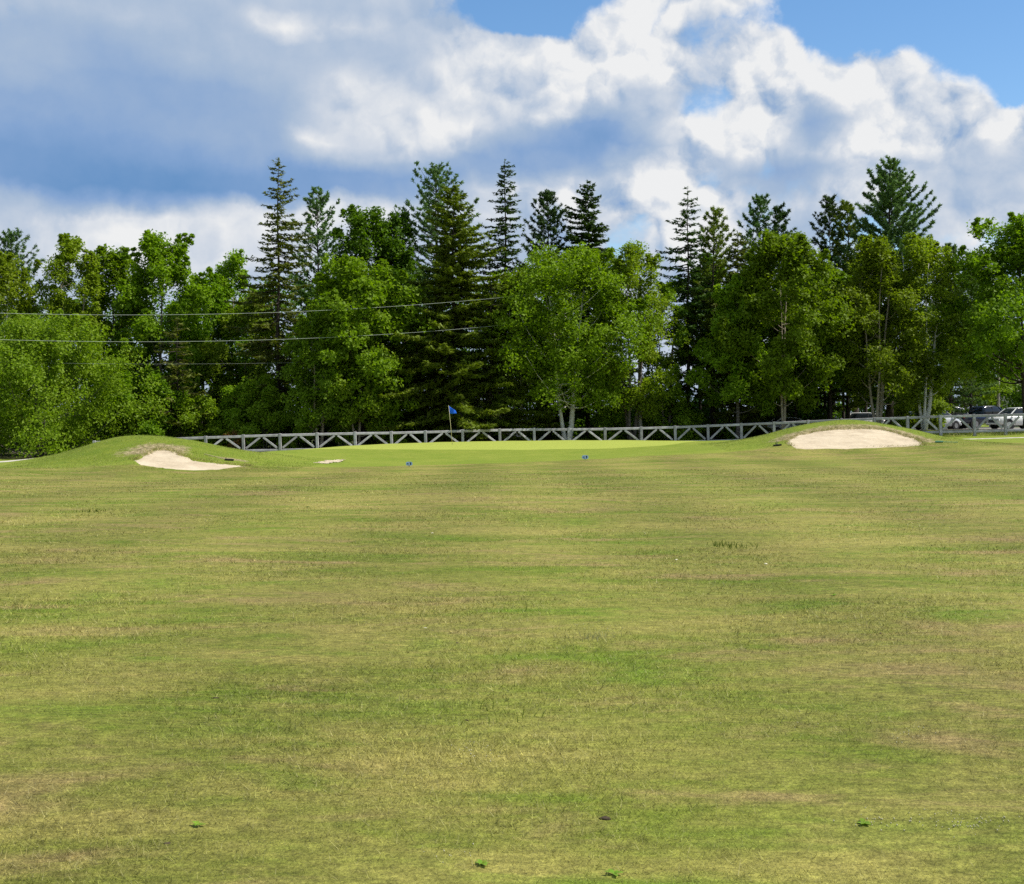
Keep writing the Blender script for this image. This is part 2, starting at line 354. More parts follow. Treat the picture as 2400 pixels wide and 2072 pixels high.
M['birch_leaf'] = mat_leaf('birch_leaf', (.113, .182, .007), (.219, .304, .015), (.355, .431, .052), .46, .35)
M['maple_leaf'] = mat_leaf('maple_leaf', (.089, .161, .005), (.180, .283, .009), (.292, .380, .035), .46, .25)
M['bright_leaf'] = mat_leaf('bright_leaf', (.125, .228, .009), (.245, .365, .018), (.409, .501, .057), .50, .3)
M['dark_leaf'] = mat_leaf('dark_leaf', (.056, .109, .005), (.127, .207, .009), (.190, .278, .025), .40, .2)
M['spruce_needle'] = mat_leaf('spruce_needle', (.063, .095, .013), (.132, .158, .023), (.202, .189, .038), .25, .3, .55)
M['dark_needle'] = mat_leaf('dark_needle', (.025, .057, .009), (.060, .106, .016), (.092, .138, .023), .22, .2, .55)
M['pine_needle'] = mat_leaf('pine_needle', (.055, .116, .031), (.116, .193, .050), (.176, .242, .066), .30, .25, .5)
M['olive_needle'] = mat_leaf('olive_needle', (.080, .129, .009), (.162, .213, .017), (.219, .244, .039), .30, .3, .55)
M['red_leaf'] = mat_leaf('red_leaf', (.10, .045, .012), (.15, .065, .018), (.10, .13, .02), .35, .6)
M['bark'] = mat_bark('grey_bark', (.06, .05, .042), (.16, .14, .12))
M['dark_bark'] = mat_bark('dark_bark', (.028, .022, .018), (.075, .06, .05))
M['birch_bark'] = mat_bark('birch_bark', (.06, .055, .05), (.66, .63, .58), (2.2, 2.2, 5.0), True)
M['pale_bark'] = mat_bark('pale_bark', (.20, .165, .12), (.40, .34, .27))
M['dead_twig'] = mat_bark('dead_twig', (.20, .16, .12), (.42, .36, .28))

# ------------------------------------------------------------------ terrain: thin-plate surface through surveyed points
cpts = []
def cp(px, py, D): p = P(px, py, D); cpts.append((p.x, p.y, p.z))
def cw(x, y, z): cpts.append((x, y, z))
for y, zs in ((-10, (0, 0, 0, 0, 0)), (4, (0, 0, 0, 0, 0)), (18, (-.04, -.02, 0, .04, .08)), (32, (-.12, -.08, 0, .08, .16))):
    for x, z in zip((-42, -14, 0, 14, 42), zs): cw(x, y, z)
FRONT = [(-700, 1097, 48), (-400, 1099, 47), (0, 1100.5, 46), (150, 1102, 46), (340, 1104, 46), (480, 1105.5, 46.4), (620, 1098, 48), (800, 1096, 50), (955, 1094, 52),
         (1200, 1087, 53), (1372, 1080, 55), (1600, 1068, 57), (1838, 1056, 58.5), (2000, 1054.5, 58.8), (2165, 1049.5, 58.8), (2300, 1046, 59), (2450, 1043, 59), (2900, 1036, 59)]
for f in FRONT: cp(*f)
for f in [  # left mound: bunker back edge, ridge, back foot
    (365, 1064, 49.6), (420, 1066, 49.6), (500, 1082, 49), (570, 1090, 48.8), (312, 1078, 48.4), (200, 1085, 48.6), (90, 1092, 48.4),
    (29, 1095, 50.5), (87, 1079.5, 53), (181, 1050.6, 54), (232, 1035, 54), (278, 1024, 54), (328, 1020.5, 54), (386, 1023.5, 54), (463, 1035, 54.5), (540, 1050.6, 56), (594, 1059, 59), (656, 1056, 63),
    (650, 1085, 52), (760, 1078, 56),
    # green
    (800, 1063, 62), (955, 1062, 63), (1200, 1060, 64), (1400, 1057, 65), (1600, 1050, 65),
    (700, 1054.4, 70), (743, 1050.6, 74), (832, 1046, 77), (917, 1043.6, 78), (997, 1041, 79), (1086, 1039.8, 79), (1171, 1037, 79), (1333, 1034, 79), (1472, 1033, 78), (1530, 1033, 77), (1640, 1033, 74), (1725, 1032, 70),
    # right mound
    (1838, 1036, 60.5), (1871, 1021, 62), (1952, 1009, 63), (2013, 1007.6, 63.2), (2064, 1010.7, 63), (2104, 1019, 62.6), (2163, 1036, 61), (1760, 1045, 61),
    (1771, 1024.5, 67), (1814, 1014, 66), (1863, 1000, 66), (1921, 990, 66), (1985, 984, 66), (2045, 989, 66), (2105, 1000, 66), (2141, 1007, 66), (2177, 1016, 66), (2215, 1026, 66), (2260, 1034, 66), (2400, 1034, 66), (2700, 1028, 66),
    # fence line
    (-200, 1078, 78), (225, 1075, 80), (500, 1069, 82), (743, 1064, 82.5), (1000, 1058, 84), (1252, 1053, 86), (1417, 1050, 87), (1582, 1046, 87.5), (1737, 1042, 87.5), (1894, 1035, 87), (2050, 1029, 86), (2203, 1023, 84), (2283, 1022, 83.5), (2355, 1020, 83), (2450, 1018, 82), (2800, 1010, 80),
    # beyond
    (2150, 1010, 91), (2300, 1010, 91), (2250, 1007, 100), (2450, 1006, 100), (2100, 1007, 112), (2500, 1005, 112)]: cp(*f)
for x, y, z in [(-24, 62, -.45), (-15, 63, -.40), (-19, 70, -.55), (-42, 60, -.5), (15, 77, .15), (20, 77, .30), (24, 75, .45), (-40, 92, -.7), (-20, 92, -.7), (0, 96, -.5), (14, 97, -.2),
                (-45, 125, -.7), (-15, 125, -.6), (10, 125, -.2), (30, 125, .8), (48, 125, .9)]: cw(x, y, z)
cpa = np.array(cpts, dtype=float)
def _U(r2): return np.where(r2 > 1e-9, .5 * r2 * np.log(np.maximum(r2, 1e-9)), 0)
def _tps():
    n = len(cpa); X = cpa[:, :2] / 10; K = _U(((X[:, None] - X[None]) ** 2).sum(-1)) + np.eye(n) * 2e-3
    Pm = np.c_[np.ones(n), X]; A = np.zeros((n + 3, n + 3)); A[:n, :n] = K; A[:n, n:] = Pm; A[n:, :n] = Pm.T
    return np.linalg.solve(A, np.r_[cpa[:, 2], 0, 0, 0]), X
_w, _X = _tps()
def zg(x, y):
    x = np.clip(np.atleast_1d(np.asarray(x, float)), -46, 50); y = np.clip(np.atleast_1d(np.asarray(y, float)), -10, 125)
    q = np.c_[x.ravel(), y.ravel()] / 10; out = np.empty(len(q))
    for i in range(0, len(q), 20000):
        c = q[i:i + 20000]; out[i:i + 20000] = _U(((c[:, None] - _X[None]) ** 2).sum(-1)) @ _w[:-3] + _w[-3] + c @ _w[-2:]
    return out.reshape(x.shape)
def gz(x, y): return float(zg(x, y)[0])
def hit(px, py, d0=3.0, d1=100.0):
    """where the line of sight through a pixel meets the turf"""
    ds = np.arange(d0, d1, .05); x = (px - CX) / F * ds; z = CAMZ + (HY - py) / F * ds
    b = np.nonzero(z <= zg(x, ds))[0]
    D = ds[b[0]] if len(b) else d1
    return np.array([(px - CX) / F * D, D])
def inpoly(x, y, poly):
    ins = np.zeros(x.shape, bool); n = len(poly)
    for i in range(n):
        x1, y1 = poly[i]; x2, y2 = poly[(i + 1) % n]
        c = ((y1 > y) != (y2 > y)); ins ^= c & (x < (x2 - x1) * (y - y1) / (y2 - y1 + 1e-12) + x1)
    return ins
def sdist(x, y, poly):
    """distance to outline, negative inside"""
    d = np.full(x.shape, 1e9); n = len(poly)
    for i in range(n):
        a = np.array(poly[i]); b = np.array(poly[(i + 1) % n]); ab = b - a
        t = np.clip(((x - a[0]) * ab[0] + (y - a[1]) * ab[1]) / (ab @ ab + 1e-12), 0, 1)
        d = np.minimum(d, np.hypot(x - a[0] - t * ab[0], y - a[1] - t * ab[1]))
    return np.where(inpoly(x, y, poly), -d, d)
S_L = [(312, 1078), (323, 1089), (376, 1096.5), (411, 1101), (463, 1103.5), (512, 1101.5), (546, 1096.5), (589, 1092.6), (570, 1090), (508, 1084), (454, 1076), (421, 1064), (398, 1054), (372, 1051), (350, 1060), (318.6, 1074)]
S_R = [(1838, 1036), (1868, 1019), (1922, 1009), (1952, 1004.5), (2013, 1002.5), (2064, 1005.5), (2106, 1015), (2147, 1028), (2163, 1036), (2168, 1045), (2125, 1047.6), (2084, 1048.6), (2023, 1051.6), (1952, 1053), (1891, 1052.5), (1871, 1052), (1857, 1047)]
S_M = [(736, 1086), (762, 1087), (792, 1083), (805, 1078.5), (780, 1079), (752, 1082.5)]
polyL = [hit(*p, 40, 56) for p in S_L]; polyR = [hit(*p, 52, 70) for p in S_R]; polyM = [hit(*p, 45, 62) for p in S_M]

def axis(segs):
    out = []
    for a, b, s in segs: out += list(np.arange(a, b, s))
    return np.array(out + [segs[-1][1]])
gx = axis([(-1500, -200, 130), (-200, -60, 10), (-60, -20, 1.0), (-20, -8, .2), (-8, 11, .4), (11, 22, .2), (22, 60, 1.0), (60, 200, 10), (200, 1500, 130)])
gy = axis([(-300, -10, 29), (-10, 42, .8), (42, 68, .2), (68, 92, .4), (92, 130, 1.5), (130, 250, 12), (250, 2500, 150)])
XX, YY = np.meshgrid(gx, gy); ZZ = zg(XX, YY)
near = (YY > 42) & (YY < 70)
sdL = np.where(near, sdist(XX, YY, polyL), 9); sdR = np.where(near, sdist(XX, YY, polyR), 9); sdM = np.where(near, sdist(XX, YY, polyM), 9)
sd = np.minimum(np.minimum(sdL, sdR), sdM)
ZZ = ZZ + .012 * np.sin(XX * 1.7 + 1.3 * np.sin(YY * .9)) * np.sin(YY * 1.3 + np.sin(XX * .7))
ZZ = ZZ - .14 * np.clip((-sd + .02) / .30, 0, 1) + .03 * np.exp(-((sd - .12) / .15) ** 2)
nX, nY = len(gx), len(gy)
idx = np.arange(nX * nY).reshape(nY, nX)
quads = np.stack([idx[:-1, :-1], idx[:-1, 1:], idx[1:, 1:], idx[1:, :-1]], -1).reshape(-1, 4)
me = fast_mesh('ground', np.stack([XX, YY, ZZ], -1).reshape(-1, 3), quads, True)
fw = np.array([P(*f)[:2] for f in FRONT])
def sst(a, b, v): t = np.clip((v - a) / (b - a), 0, 1); return t * t * (3 - 2 * t)
yfront = np.interp(XX, fw[:, 0], fw[:, 1])
fence_x = np.array([P(q[0], 1000, q[1]).x for q in ((-700, 76), (225, 80), (743, 82.5), (1252, 86), (1582, 87.5), (1894, 87), (2203, 84), (2450, 82), (3000, 78))])
fence_y = np.array([76, 80, 82.5, 86, 87.5, 87, 84, 82, 78])
yf = np.interp(XX, fence_x, fence_y)
a_apron = sst(-.5, 3.0, YY - yfront) * (1 - .85 * sst(17, 22, XX) * (1 - sst(3, 5, YY - yfront)))
PX = CX + XX / np.maximum(YY, 1) * F; PY = HY - (ZZ - CAMZ) / np.maximum(YY, 1) * F
a_mound = np.maximum(sst(.3, 1.2, 2.2 - np.abs(YY - 51.5) / 2.3) * sst(-21, -18, XX) * (1 - sst(-12.5, -9, XX)) * sst(0, .8, YY - yfront),
                     .55 * sst(.3, 1.2, 2.2 - np.abs(YY - 64) / 2.6) * sst(10, 13, XX) * (1 - sst(21, 23, XX)) * sst(.6, 1.5, YY - yfront))
gpoly = [np.array(P(a, 1000, d)[:2]) for a, d in ((715, 69), (800, 66), (955, 65.5), (1200, 66), (1400, 67), (1560, 69), (1640, 73), (1560, 79.5), (1333, 80.5), (1086, 80.5), (900, 79.8), (760, 77), (712, 72))]
gp_m = (YY > 60) & (YY < 84) & (np.abs(XX) < 20)
a_putt = np.where(gp_m, sst(.35, -.35, 0 * XX) * 0 + np.clip(.5 - np.where(gp_m, sdist(XX, YY, gpoly), 9) / .8, 0, 1), 0)
dryL = np.exp(-(np.maximum(sdL, 0) / 1.35) ** 2) * (sdL < 2.6) * sst(-.8, .6, YY - (polyL[12][1] - 1.2)) * sst(.5, -.8, XX - (polyL[11][0] + .35)) + .75 * np.exp(-((XX + 11.0) / .9) ** 2 - ((YY - 50.3) / .6) ** 2)
cR = np.array(polyR)
dryR = np.exp(-(np.maximum(sdR, 0) / .95) ** 2) * sst(-.3, .8, YY - 60.6)
a_dry = np.clip(np.where(near, dryL + dryR, 0), 0, 1)
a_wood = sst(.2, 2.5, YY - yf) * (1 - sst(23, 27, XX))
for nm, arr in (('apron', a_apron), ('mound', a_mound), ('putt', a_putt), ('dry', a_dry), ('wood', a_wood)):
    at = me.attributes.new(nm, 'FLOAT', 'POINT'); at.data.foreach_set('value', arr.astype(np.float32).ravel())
ground = tag(obj('ground', me, M['ground']), 'patchy olive and straw coloured golf fairway with green mounds', 'ground', kind='structure')

# ---- sand bunkers: sheets of sand set a little below the turf lip
def bunker(poly, label, step=.07, lift=0.0):
    pa = np.array(poly); x0, y0 = pa.min(0) - .15; x1, y1 = pa.max(0) + .15
    xs = np.arange(x0, x1, step); ys = np.arange(y0, y1, step); X, Y = np.meshgrid(xs, ys)
    d = sdist(X, Y, poly) + .07 * np.sin(X * 9 + 2 * np.sin(Y * 7)) * np.sin(Y * 8 + X * 3) + .05 * rng.standard_normal(X.shape)
    Z = zg(X, Y) - .035 + lift - .05 * np.clip(-d / .8, 0, 1) + .012 * np.sin(Y * 6 + np.sin(X * 1.3) * 1.5) + .006 * rng.standard_normal(X.shape)
    keep = (d[:-1, :-1] < .02)
    ii = np.arange(X.size).reshape(X.shape)
    q = np.stack([ii[:-1, :-1], ii[:-1, 1:], ii[1:, 1:], ii[1:, :-1]], -1)[keep]
    used, inv = np.unique(q, return_inverse=True)
    m = fast_mesh('sand_bunker', np.stack([X, Y, Z], -1).reshape(-1, 3)[used], inv.reshape(-1, 4), True)
    o = obj('sand_bunker', m, M['sand']); return tag(o, label, 'bunker', kind='structure')
bunker(polyL, 'pale sand bunker cut into the front of the tall left mound')
bunker(polyR, 'wide pale sand bunker cut into the right mound before the parked cars')
bunker(polyM, 'thin sliver of pale sand left of the putting green', .04, .052)
M['gravel'] = mat_plain('gravel', (.42, .38, .33), .95, .1, 6, .25)
def strip(name, pts, mat, label, h=.03):
    """a raised path sheet that follows the turf; pts = centre line (x, y, half width)"""
    V = []; 
    for i, (x, y, w) in enumerate(pts):
        for k in (-1, -.4, .4, 1):
            yy = y + k * w; V.append((x, yy, gz(x, yy) + (h if abs(k) < .9 else -.05)))
    Fq = [(i * 4 + k, (i + 1) * 4 + k, (i + 1) * 4 + k + 1, i * 4 + k + 1) for i in range(len(pts) - 1) for k in range(3)]
    return tag(obj(name, fast_mesh(name, V, Fq, True), mat), label, 'path', kind='structure')
strip('gravel_path', [(x, 57.5 + .25 * (x + 22), .9) for x in np.arange(-44, -20.5, .5)], M['gravel'], 'pale gravel path beyond the left mound', .05)
strip('path', [(x, 77.0 + .1 * math.sin(x), .35 + .1 * math.sin(x * 2)) for x in np.arange(26.5, 34, .5)], M['gravel'], 'thin worn sandy path below the right fence', .035)

# ------------------------------------------------------------------ fence
FP = [(221, 1034), (308, 1029.5), (395, 1026), (482, 1022.8), (570, 1019.7), (656, 1017), (743, 1015), (832, 1013), (917, 1012), (997, 1010), (1084, 1007.5), (1171, 1005.3), (1252, 1004), (1333, 1003.8), (1418, 1002.9),
      (1503, 1001), (1582, 998.7), (1659, 995.5), (1737, 992.4), (1814, 989), (1894, 985.5), (1972, 982), (2050, 979), (2127, 976.5), (2204, 973.6), (2283, 971.5), (2356, 970), (2430, 968)]
FD = lambda px: float(np.interp(px, (-700, 225, 743, 1000, 1252, 1417, 1582, 1737, 1894, 2050, 2203, 2283, 2355, 2450), (76, 80, 82.5, 84, 86, 87, 87.5, 87.5, 87, 86, 84, 83.5, 83, 82)))
fp0 = P(FP[14][0], FP[14][1], FD(FP[14][0]))
fence = thing('wooden_fence', 'long grey weathered timber fence with slanted braces behind the putting green', 'fence', (fp0.x, fp0.y, gz(fp0.x, fp0.y)))
finv = Matrix.Translation(-fence.location)
def beam(name, a, b, w, h, par=fence, jit=.004):
    """squared timber from a to b, w across the fence, h tall"""
    a, b = Vector(a), Vector(b); d = b - a; L = d.length; x = d.normalized(); z = Vector((0, 0, 1)) if abs(x.z) < .98 else Vector((0, -1, 0))
    y = z.cross(x).normalized(); z = x.cross(y)
    mb = MB(); mb.box(0, 0, 0, L, w, h, None, .012)
    vs = mb.v; mb.v = [(v[0], v[1] + random.uniform(-jit, jit), v[2] + random.uniform(-jit, jit)) for v in vs]
    o = mb.build(name, M['timber'], par)
    Mx = Matrix((x, y, z)).transposed().to_4x4(); Mx.translation = (a + b) / 2 - fence.location
    o.matrix_parent_inverse = Matrix.Identity(4); o.location = Mx.translation; o.rotation_euler = Mx.to_euler()
    return o
tops = []
for px, py in FP:
    D = FD(px); t = P(px, py, D); tops.append(t); g = gz(t.x, t.y)
    lean = random.uniform(-.02, .02)
    beam('post', (t.x + lean + .03, t.y, g - .15), (t.x, t.y, t.z + .03), .17, .17)
for i in range(len(tops) - 1):
    a, b = tops[i], tops[i + 1]; d = (b - a).normalized(); nrm = Vector((d.y, -d.x, 0)).normalized()
    if nrm.y > 0: nrm = -nrm
    ga, gb = gz(a.x, a.y), gz(b.x, b.y); e = d * .09
    beam('top_rail', a + e + Vector((0, 0, -.085)), b - e + Vector((0, 0, -.085)), .10, .155)
    la, lb = Vector((a.x, a.y, ga + .30)), Vector((b.x, b.y, gb + .30))
    e2 = (lb - la).normalized() * .09
    beam('bottom_rail', la + e2, lb - e2, .10, .15)
    m = (a + b) / 2 + Vector((0, 0, -.165)); off = nrm * .002
    for p, sgn in ((la, 1), (lb, -1)):
        s_ = p + e2 * sgn * 1.9 + Vector((0, 0, .14)); q = m - (m - s_).normalized() * .03 - d * sgn * .075
        beam('brace', s_ + off, q + off, .085, .13)


# ------------------------------------------------------------------ trees
def unit_rows(a): return a / np.maximum(np.linalg.norm(a, axis=1, keepdims=True), 1e-9)
def leaf_quads(c, n, L, Wd, ax=None):
    """pointed leaves: centres c, normals n, length L, width Wd, optional long axis"""
    N = len(c)
    if ax is None: ax = rng.standard_normal((N, 3))
    n = unit_rows(n); ax = unit_rows(ax - (ax * n).sum(1, keepdims=True) * n); b = np.cross(n, ax)
    L = np.broadcast_to(np.asarray(L, float), (N,))[:, None]; Wd = np.broadcast_to(np.asarray(Wd, float), (N,))[:, None]
    v = np.stack([c - ax * L * .42 + b * Wd * .5, c + ax * L * .58, c - ax * L * .42 - b * Wd * .5], 1).reshape(-1, 3)
    return v
def quads_mesh(name, v): return fast_mesh(name, v, np.arange(len(v), dtype=np.int32).reshape(-1, 3))
def curve(a, b, bend, n=5):
    a, b = np.array(a, float), np.array(b, float); ts = np.linspace(0, 1, n)[:, None]
    return a + (b - a) * ts + np.array(bend) * (4 * ts * (1 - ts))

def broadleaf(name, label, px, pytop, D, hw, leafmat, barkmat, base=.22, stems=1, n_leaf=11000, leaf=.19, lobes=26, shape='oval', lean=0.0, group=None, cat='tree', trunk_r=None, spread=.35, gap=1.0, sink=.15):
    x, y = (px - CX) / F * D, D; g = gz(x, y)
    H = CAMZ + (HY - pytop) / F * D - g; Rr = 1.27 * hw / F * D
    root = thing(name, label, cat, (x, y, g), 0, group)
    # crown: lobes on an envelope -> clumps -> leaves
    t = (np.arange(lobes) + rng.uniform(0, 1, lobes)) / lobes
    if shape == 'oval': prof = np.sin(np.pi * (0.14 + .80 * t)) ** .75
    elif shape == 'birch': prof = np.where(t < .35, .72 + .28 * t / .35, (1 - (t - .35) / .65 * .93) ** .72)
    elif shape == 'cone': prof = (1 - t * .92) ** .85
    else: prof = np.sqrt(np.clip(1 - (1.5 * t - .5) ** 2, .03, 1))        # dome, full to the ground
    ang = np.arange(lobes) * 2.39996 + rng.uniform(-.5, .5, lobes); rad = Rr * prof * rng.uniform(.30, .92, lobes)
    lr = Rr * rng.uniform(.24, .40, lobes) * (.55 + .5 * prof) * np.where(t > .72, .68, 1.0)
    zb, zt = H * base, H
    lz = zb + (zt - zb) * t - lr * .45 * (t > .8)
    lobe = np.c_[np.cos(ang) * rad + lean * H * t, np.sin(ang) * rad, np.minimum(lz, H - lr * np.where(t > .72, 1.45, .9) - .1)]
    lobe[np.argmax(t)] = (lean * H + rng.uniform(-.1, .1) * Rr, 0, H - lr[np.argmax(t)] * 1.5)
    ncl = 13; cd = unit_rows(rng.standard_normal((lobes, ncl, 3)).reshape(-1, 3) + np.array([0, 0, .35])).reshape(lobes, ncl, 3)
    out = unit_rows(np.c_[lobe[:, :2], np.zeros(lobes)] + 1e-6)
    cd = cd + out[:, None] * .35
    cl = lobe[:, None] + cd * (lr[:, None, None] * rng.uniform(.45, 1.05, (lobes, ncl, 1))) * np.where(t > .72, 1.0, 1.0)[:, None, None] * np.stack([np.ones(lobes), np.ones(lobes), np.where(t > .72, 1.55, .85)], 1)[:, None, :]
    cl = cl.reshape(-1, 3); cl = cl[rng.uniform(0, 1, len(cl)) < gap]; cl[:, 2] = np.maximum(cl[:, 2], .35)
    clr = rng.uniform(.42, .88, len(cl)) * (Rr / 3.2) ** .5
    if H > 6:                                   # young shoots that roughen the outline
        up_ = lobe[rng.integers(0, lobes, 46)]; o_ = unit_rows(np.c_[up_[:, :2], np.zeros(46)] + 1e-6); lrr = Rr * rng.uniform(.26, .42, (46, 1))
        sh_ = up_ + o_ * lrr * rng.uniform(.1, .8, (46, 1)) + np.c_[np.zeros(46), np.zeros(46), lrr[:, 0] * rng.uniform(.6, 1.25, 46)]; sh_[:, 2] = np.minimum(sh_[:, 2], H + .1)
        sh2 = sh_ + np.c_[rng.normal(0, .12, 46), rng.normal(0, .12, 46), -rng.uniform(.25, .45, 46)]
        cl = np.r_[cl, sh_, sh2]; clr = np.r_[clr, rng.uniform(.16, .30, 46), rng.uniform(.26, .42, 46)]
    per = max(6, int(2.7 * n_leaf / len(cl)))
    off = rng.standard_normal((len(cl), per, 3)); off = off / np.maximum(np.linalg.norm(off, axis=2, keepdims=True), 1e-6) * rng.uniform(.15, 1.0, (len(cl), per, 1)) ** .6
    pos = (cl[:, None] + off * clr[:, None, None] * np.array([1, 1, .75])).reshape(-1, 3)
    pos = pos[pos[:, 2] > .12]
    N = len(pos); cen = np.repeat(cl, per, axis=0)[:0]
    nr = rng.standard_normal((N, 3)) * .8 + unit_rows(pos - np.array([0, 0, H * .45])) * .55 + np.array([0, 0, .55])
    sz = leaf * 1.04 * rng.uniform(.65, 1.35, N)
    obj('crown', quads_mesh('crown', leaf_quads(pos, nr, sz, sz * .80)), M[leafmat], root)
    # trunk(s) and limbs
    tr = trunk_r or (.010 * H + .03)
    mb = MB(); stem_tops = []
    for s_ in range(stems):
        a = s_ * 2 * math.pi / stems + rng.uniform(0, 1.0); dx, dy = (spread * math.cos(a), spread * math.sin(a)) if stems > 1 else (0, 0)
        topz = H * rng.uniform(.80, .92); k = 1.0 if s_ == 0 else .72
        pts = [(dx * .25 * q_ if q_ == 0 else dx * (.25 + q_ * H * .16) + lean * H * q_ + .06 * math.sin(q_ * 9 + s_ * 2) * (q_ > .05), dy * .25 + dy * q_ * H * .14 + .05 * math.cos(q_ * 7 + s_), q_ * topz - sink * (q_ == 0)) for q_ in np.linspace(0, 1, 9)]
        mb.tube(pts, [tr * k * (1.35 if i == 0 else 1.0) * (1 - .88 * i / 8) for i in range(9)], 7); stem_tops.append(pts)
    for i in range(lobes):
        if t[i] > .93: continue
        st = stem_tops[i % stems]; z0 = lobe[i, 2] - np.hypot(*lobe[i, :2]) * rng.uniform(.35, .8) - .3
        z0 = min(max(z0, H * base * .85), st[-1][2] * .92); f_ = z0 / st[-1][2] * 8; j = int(f_); p0 = np.array(st[j]) + (np.array(st[min(j + 1, 8)]) - np.array(st[j])) * (f_ - j)
        r0 = tr * (1 - .88 * z0 / st[-1][2] ) * .45
        mb.tube(curve(p0, lobe[i], (0, 0, -.12 * np.linalg.norm(lobe[i] - p0))), [max(r0 * (1 - .8 * q_), .012) for q_ in np.linspace(0, 1, 5)], 5, False)
    mb.build('trunk', M[barkmat], root, True)
    return root

def conifer(name, label, px, pytop, D, hw, needle, barkmat='dark_bark', kind='spruce', base=.10, dens=1.0, whorl=.42, gaps=.08, group=None, dead=0, trunk_r=None, lean=0.0, prof_pow=.64, pybase=None):
    x, y = (px - CX) / F * D, D; g = gz(x, y)
    H = CAMZ + (HY - pytop) / F * D - g; Rr = 1.40 * hw / F * D
    root = thing(name, label, 'tree', (x, y, g), 0, group)
    tr = trunk_r or (.009 * H + .02)
    mb = MB(); n_ = 10
    wob = [(.05 * math.sin(i * 1.7 + px), .05 * math.cos(i * 1.3)) for i in range(n_)]
    pts = [(wob[i][0] + lean * H * i / (n_ - 1), wob[i][1], H * .985 * i / (n_ - 1) - .15 * (i == 0)) for i in range(n_)]
    mb.tube(pts, [tr * (1.3 if i == 0 else 1) * (1 - .95 * i / (n_ - 1)) for i in range(n_)], 7)
    cen, nor, axs, LL, WW = [], [], [], [], []
    z = H * base
    while z < H * .985:
        t = (z - H * base) / (H * (1 - base))
        if kind == 'spruce':
            L0 = Rr * max((1 - t) ** prof_pow, .035) * (1.0 if t > .08 else .75 + 3 * t); nb = 7 if t < .8 else 5
        else:
            L0 = Rr * max(math.sin(math.pi * min(1, (.26 + .74 * (1 - t)))) ** .6 if False else (1 - t ** 1.7) ** .8, .10) * (.6 + .4 * min(1, t * 3)); nb = 5
        a0 = rng.uniform(0, 6.28)
        for k in range(nb):
            if rng.uniform() < gaps: continue
            a = a0 + k * 6.283 / nb + rng.uniform(-.35, .35); L = L0 * rng.uniform(.55, 1.2) * (1 + (.26 if kind == 'spruce' else .14) * math.sin(a + z * .55 + px)); d = np.array([math.cos(a), math.sin(a), 0]); side = np.array([-d[1], d[0], 0])
            zz = z + rng.uniform(-.5, .5) * whorl
            i_ = zz / (H * .985) * (n_ - 1); j = min(max(int(i_), 0), n_ - 2); p0 = np.array(pts[j]) + (np.array(pts[j + 1]) - np.array(pts[j])) * (i_ - j); p0[2] = zz
            if kind == 'spruce':
                drop = (.10 + .42 * (1 - t)) * rng.uniform(.7, 1.3); tip = .26
                f = lambda s: p0 + d * s * L + np.array([0, 0, L * (-drop * s + tip * s * s + .10 * (t > .8) * s)])
            else:
                up = (.10 + .85 * t ** 1.3) * rng.uniform(.75, 1.25)
                f = lambda s: p0 + d * s * L + np.array([0, 0, L * (up * s * .7 + up * .45 * s * s)]) + side * L * .08 * math.sin(s * 3 + k)
            bp = [f(s) for s in (0, .35, .7, 1)]
            mb.tube(bp, [max(.018 + .012 * L, .01), .016 + .006 * L, .012, .006], 4, False)
            if kind == 'spruce':
                m_ = max(7, int(L / .040 * dens)); s = rng.uniform(.10, 1.0, m_) ** .85
                B = np.array([f(q) for q in s]); sg = np.where(rng.uniform(0, 1, m_) < .5, -1., 1.)
                ln = (.16 + .30 * L * .35 * (1.08 - s)) * rng.uniform(.6, 1.3, m_) + .10
                av = side * sg[:, None] * rng.uniform(.3, 1.0, (m_, 1)) + d * rng.uniform(.25, .8, (m_, 1)) + np.c_[np.zeros(m_), np.zeros(m_), rng.uniform(-.55, .15, m_)]
                av = unit_rows(av)
                cen.append(B + av * ln[:, None] * .5 + rng.normal(0, .03, (m_, 3))); axs.append(av); nor.append(rng.standard_normal((m_, 3)) * .45 + np.array([0, 0, 1.])); LL.append(ln); WW.append(.10 + .15 * ln)
            else:
                nbl = max(4, int(L / .22 * dens)); s = np.r_[rng.uniform(.22, 1.0, nbl), 1.0]
                for q in s:
                    sg = rng.choice((-1, 1)); bl = (.18 + .30 * L * .3 * (1.1 - q)) * rng.uniform(.6, 1.3)
                    bd = side * sg * rng.uniform(.2, .9) + d * rng.uniform(.4, .9) + np.array([0, 0, rng.uniform(.1, .5) + up * .4]); bd /= np.linalg.norm(bd)
                    b0 = f(q); b1 = b0 + bd * bl
                    for w_ in (.45, 1.0):
                        m_ = 9; cpos = b0 + (b1 - b0) * w_
                        nd = unit_rows(rng.standard_normal((m_, 3)) + bd * 1.1); ln = rng.uniform(.16, .30, m_)
                        cen.append(cpos + nd * ln[:, None] * .5); axs.append(nd); nor.append(rng.standard_normal((m_, 3))); LL.append(ln); WW.append(np.full(m_, .085))
        z += whorl * (1.0 if kind == 'spruce' else 1.45) * (1.15 - .45 * t)
    # leader
    m_ = 40; q = rng.uniform(.93, 1.0, m_); nd = unit_rows(rng.standard_normal((m_, 3)) + np.array([0, 0, .9])); ln = rng.uniform(.12, .26, m_)
    cen.append(np.c_[np.full(m_, pts[-1][0]), np.full(m_, pts[-1][1]), q * H] + nd * ln[:, None] * .4); axs.append(nd); nor.append(rng.standard_normal((m_, 3))); LL.append(ln); WW.append(np.full(m_, .06))
    v = leaf_quads(np.concatenate(cen), np.concatenate(nor), np.concatenate(LL), np.concatenate(WW), np.concatenate(axs))
    obj('crown', quads_mesh('crown', v), M[needle], root)
    mb.build('trunk', M[barkmat], root, True)
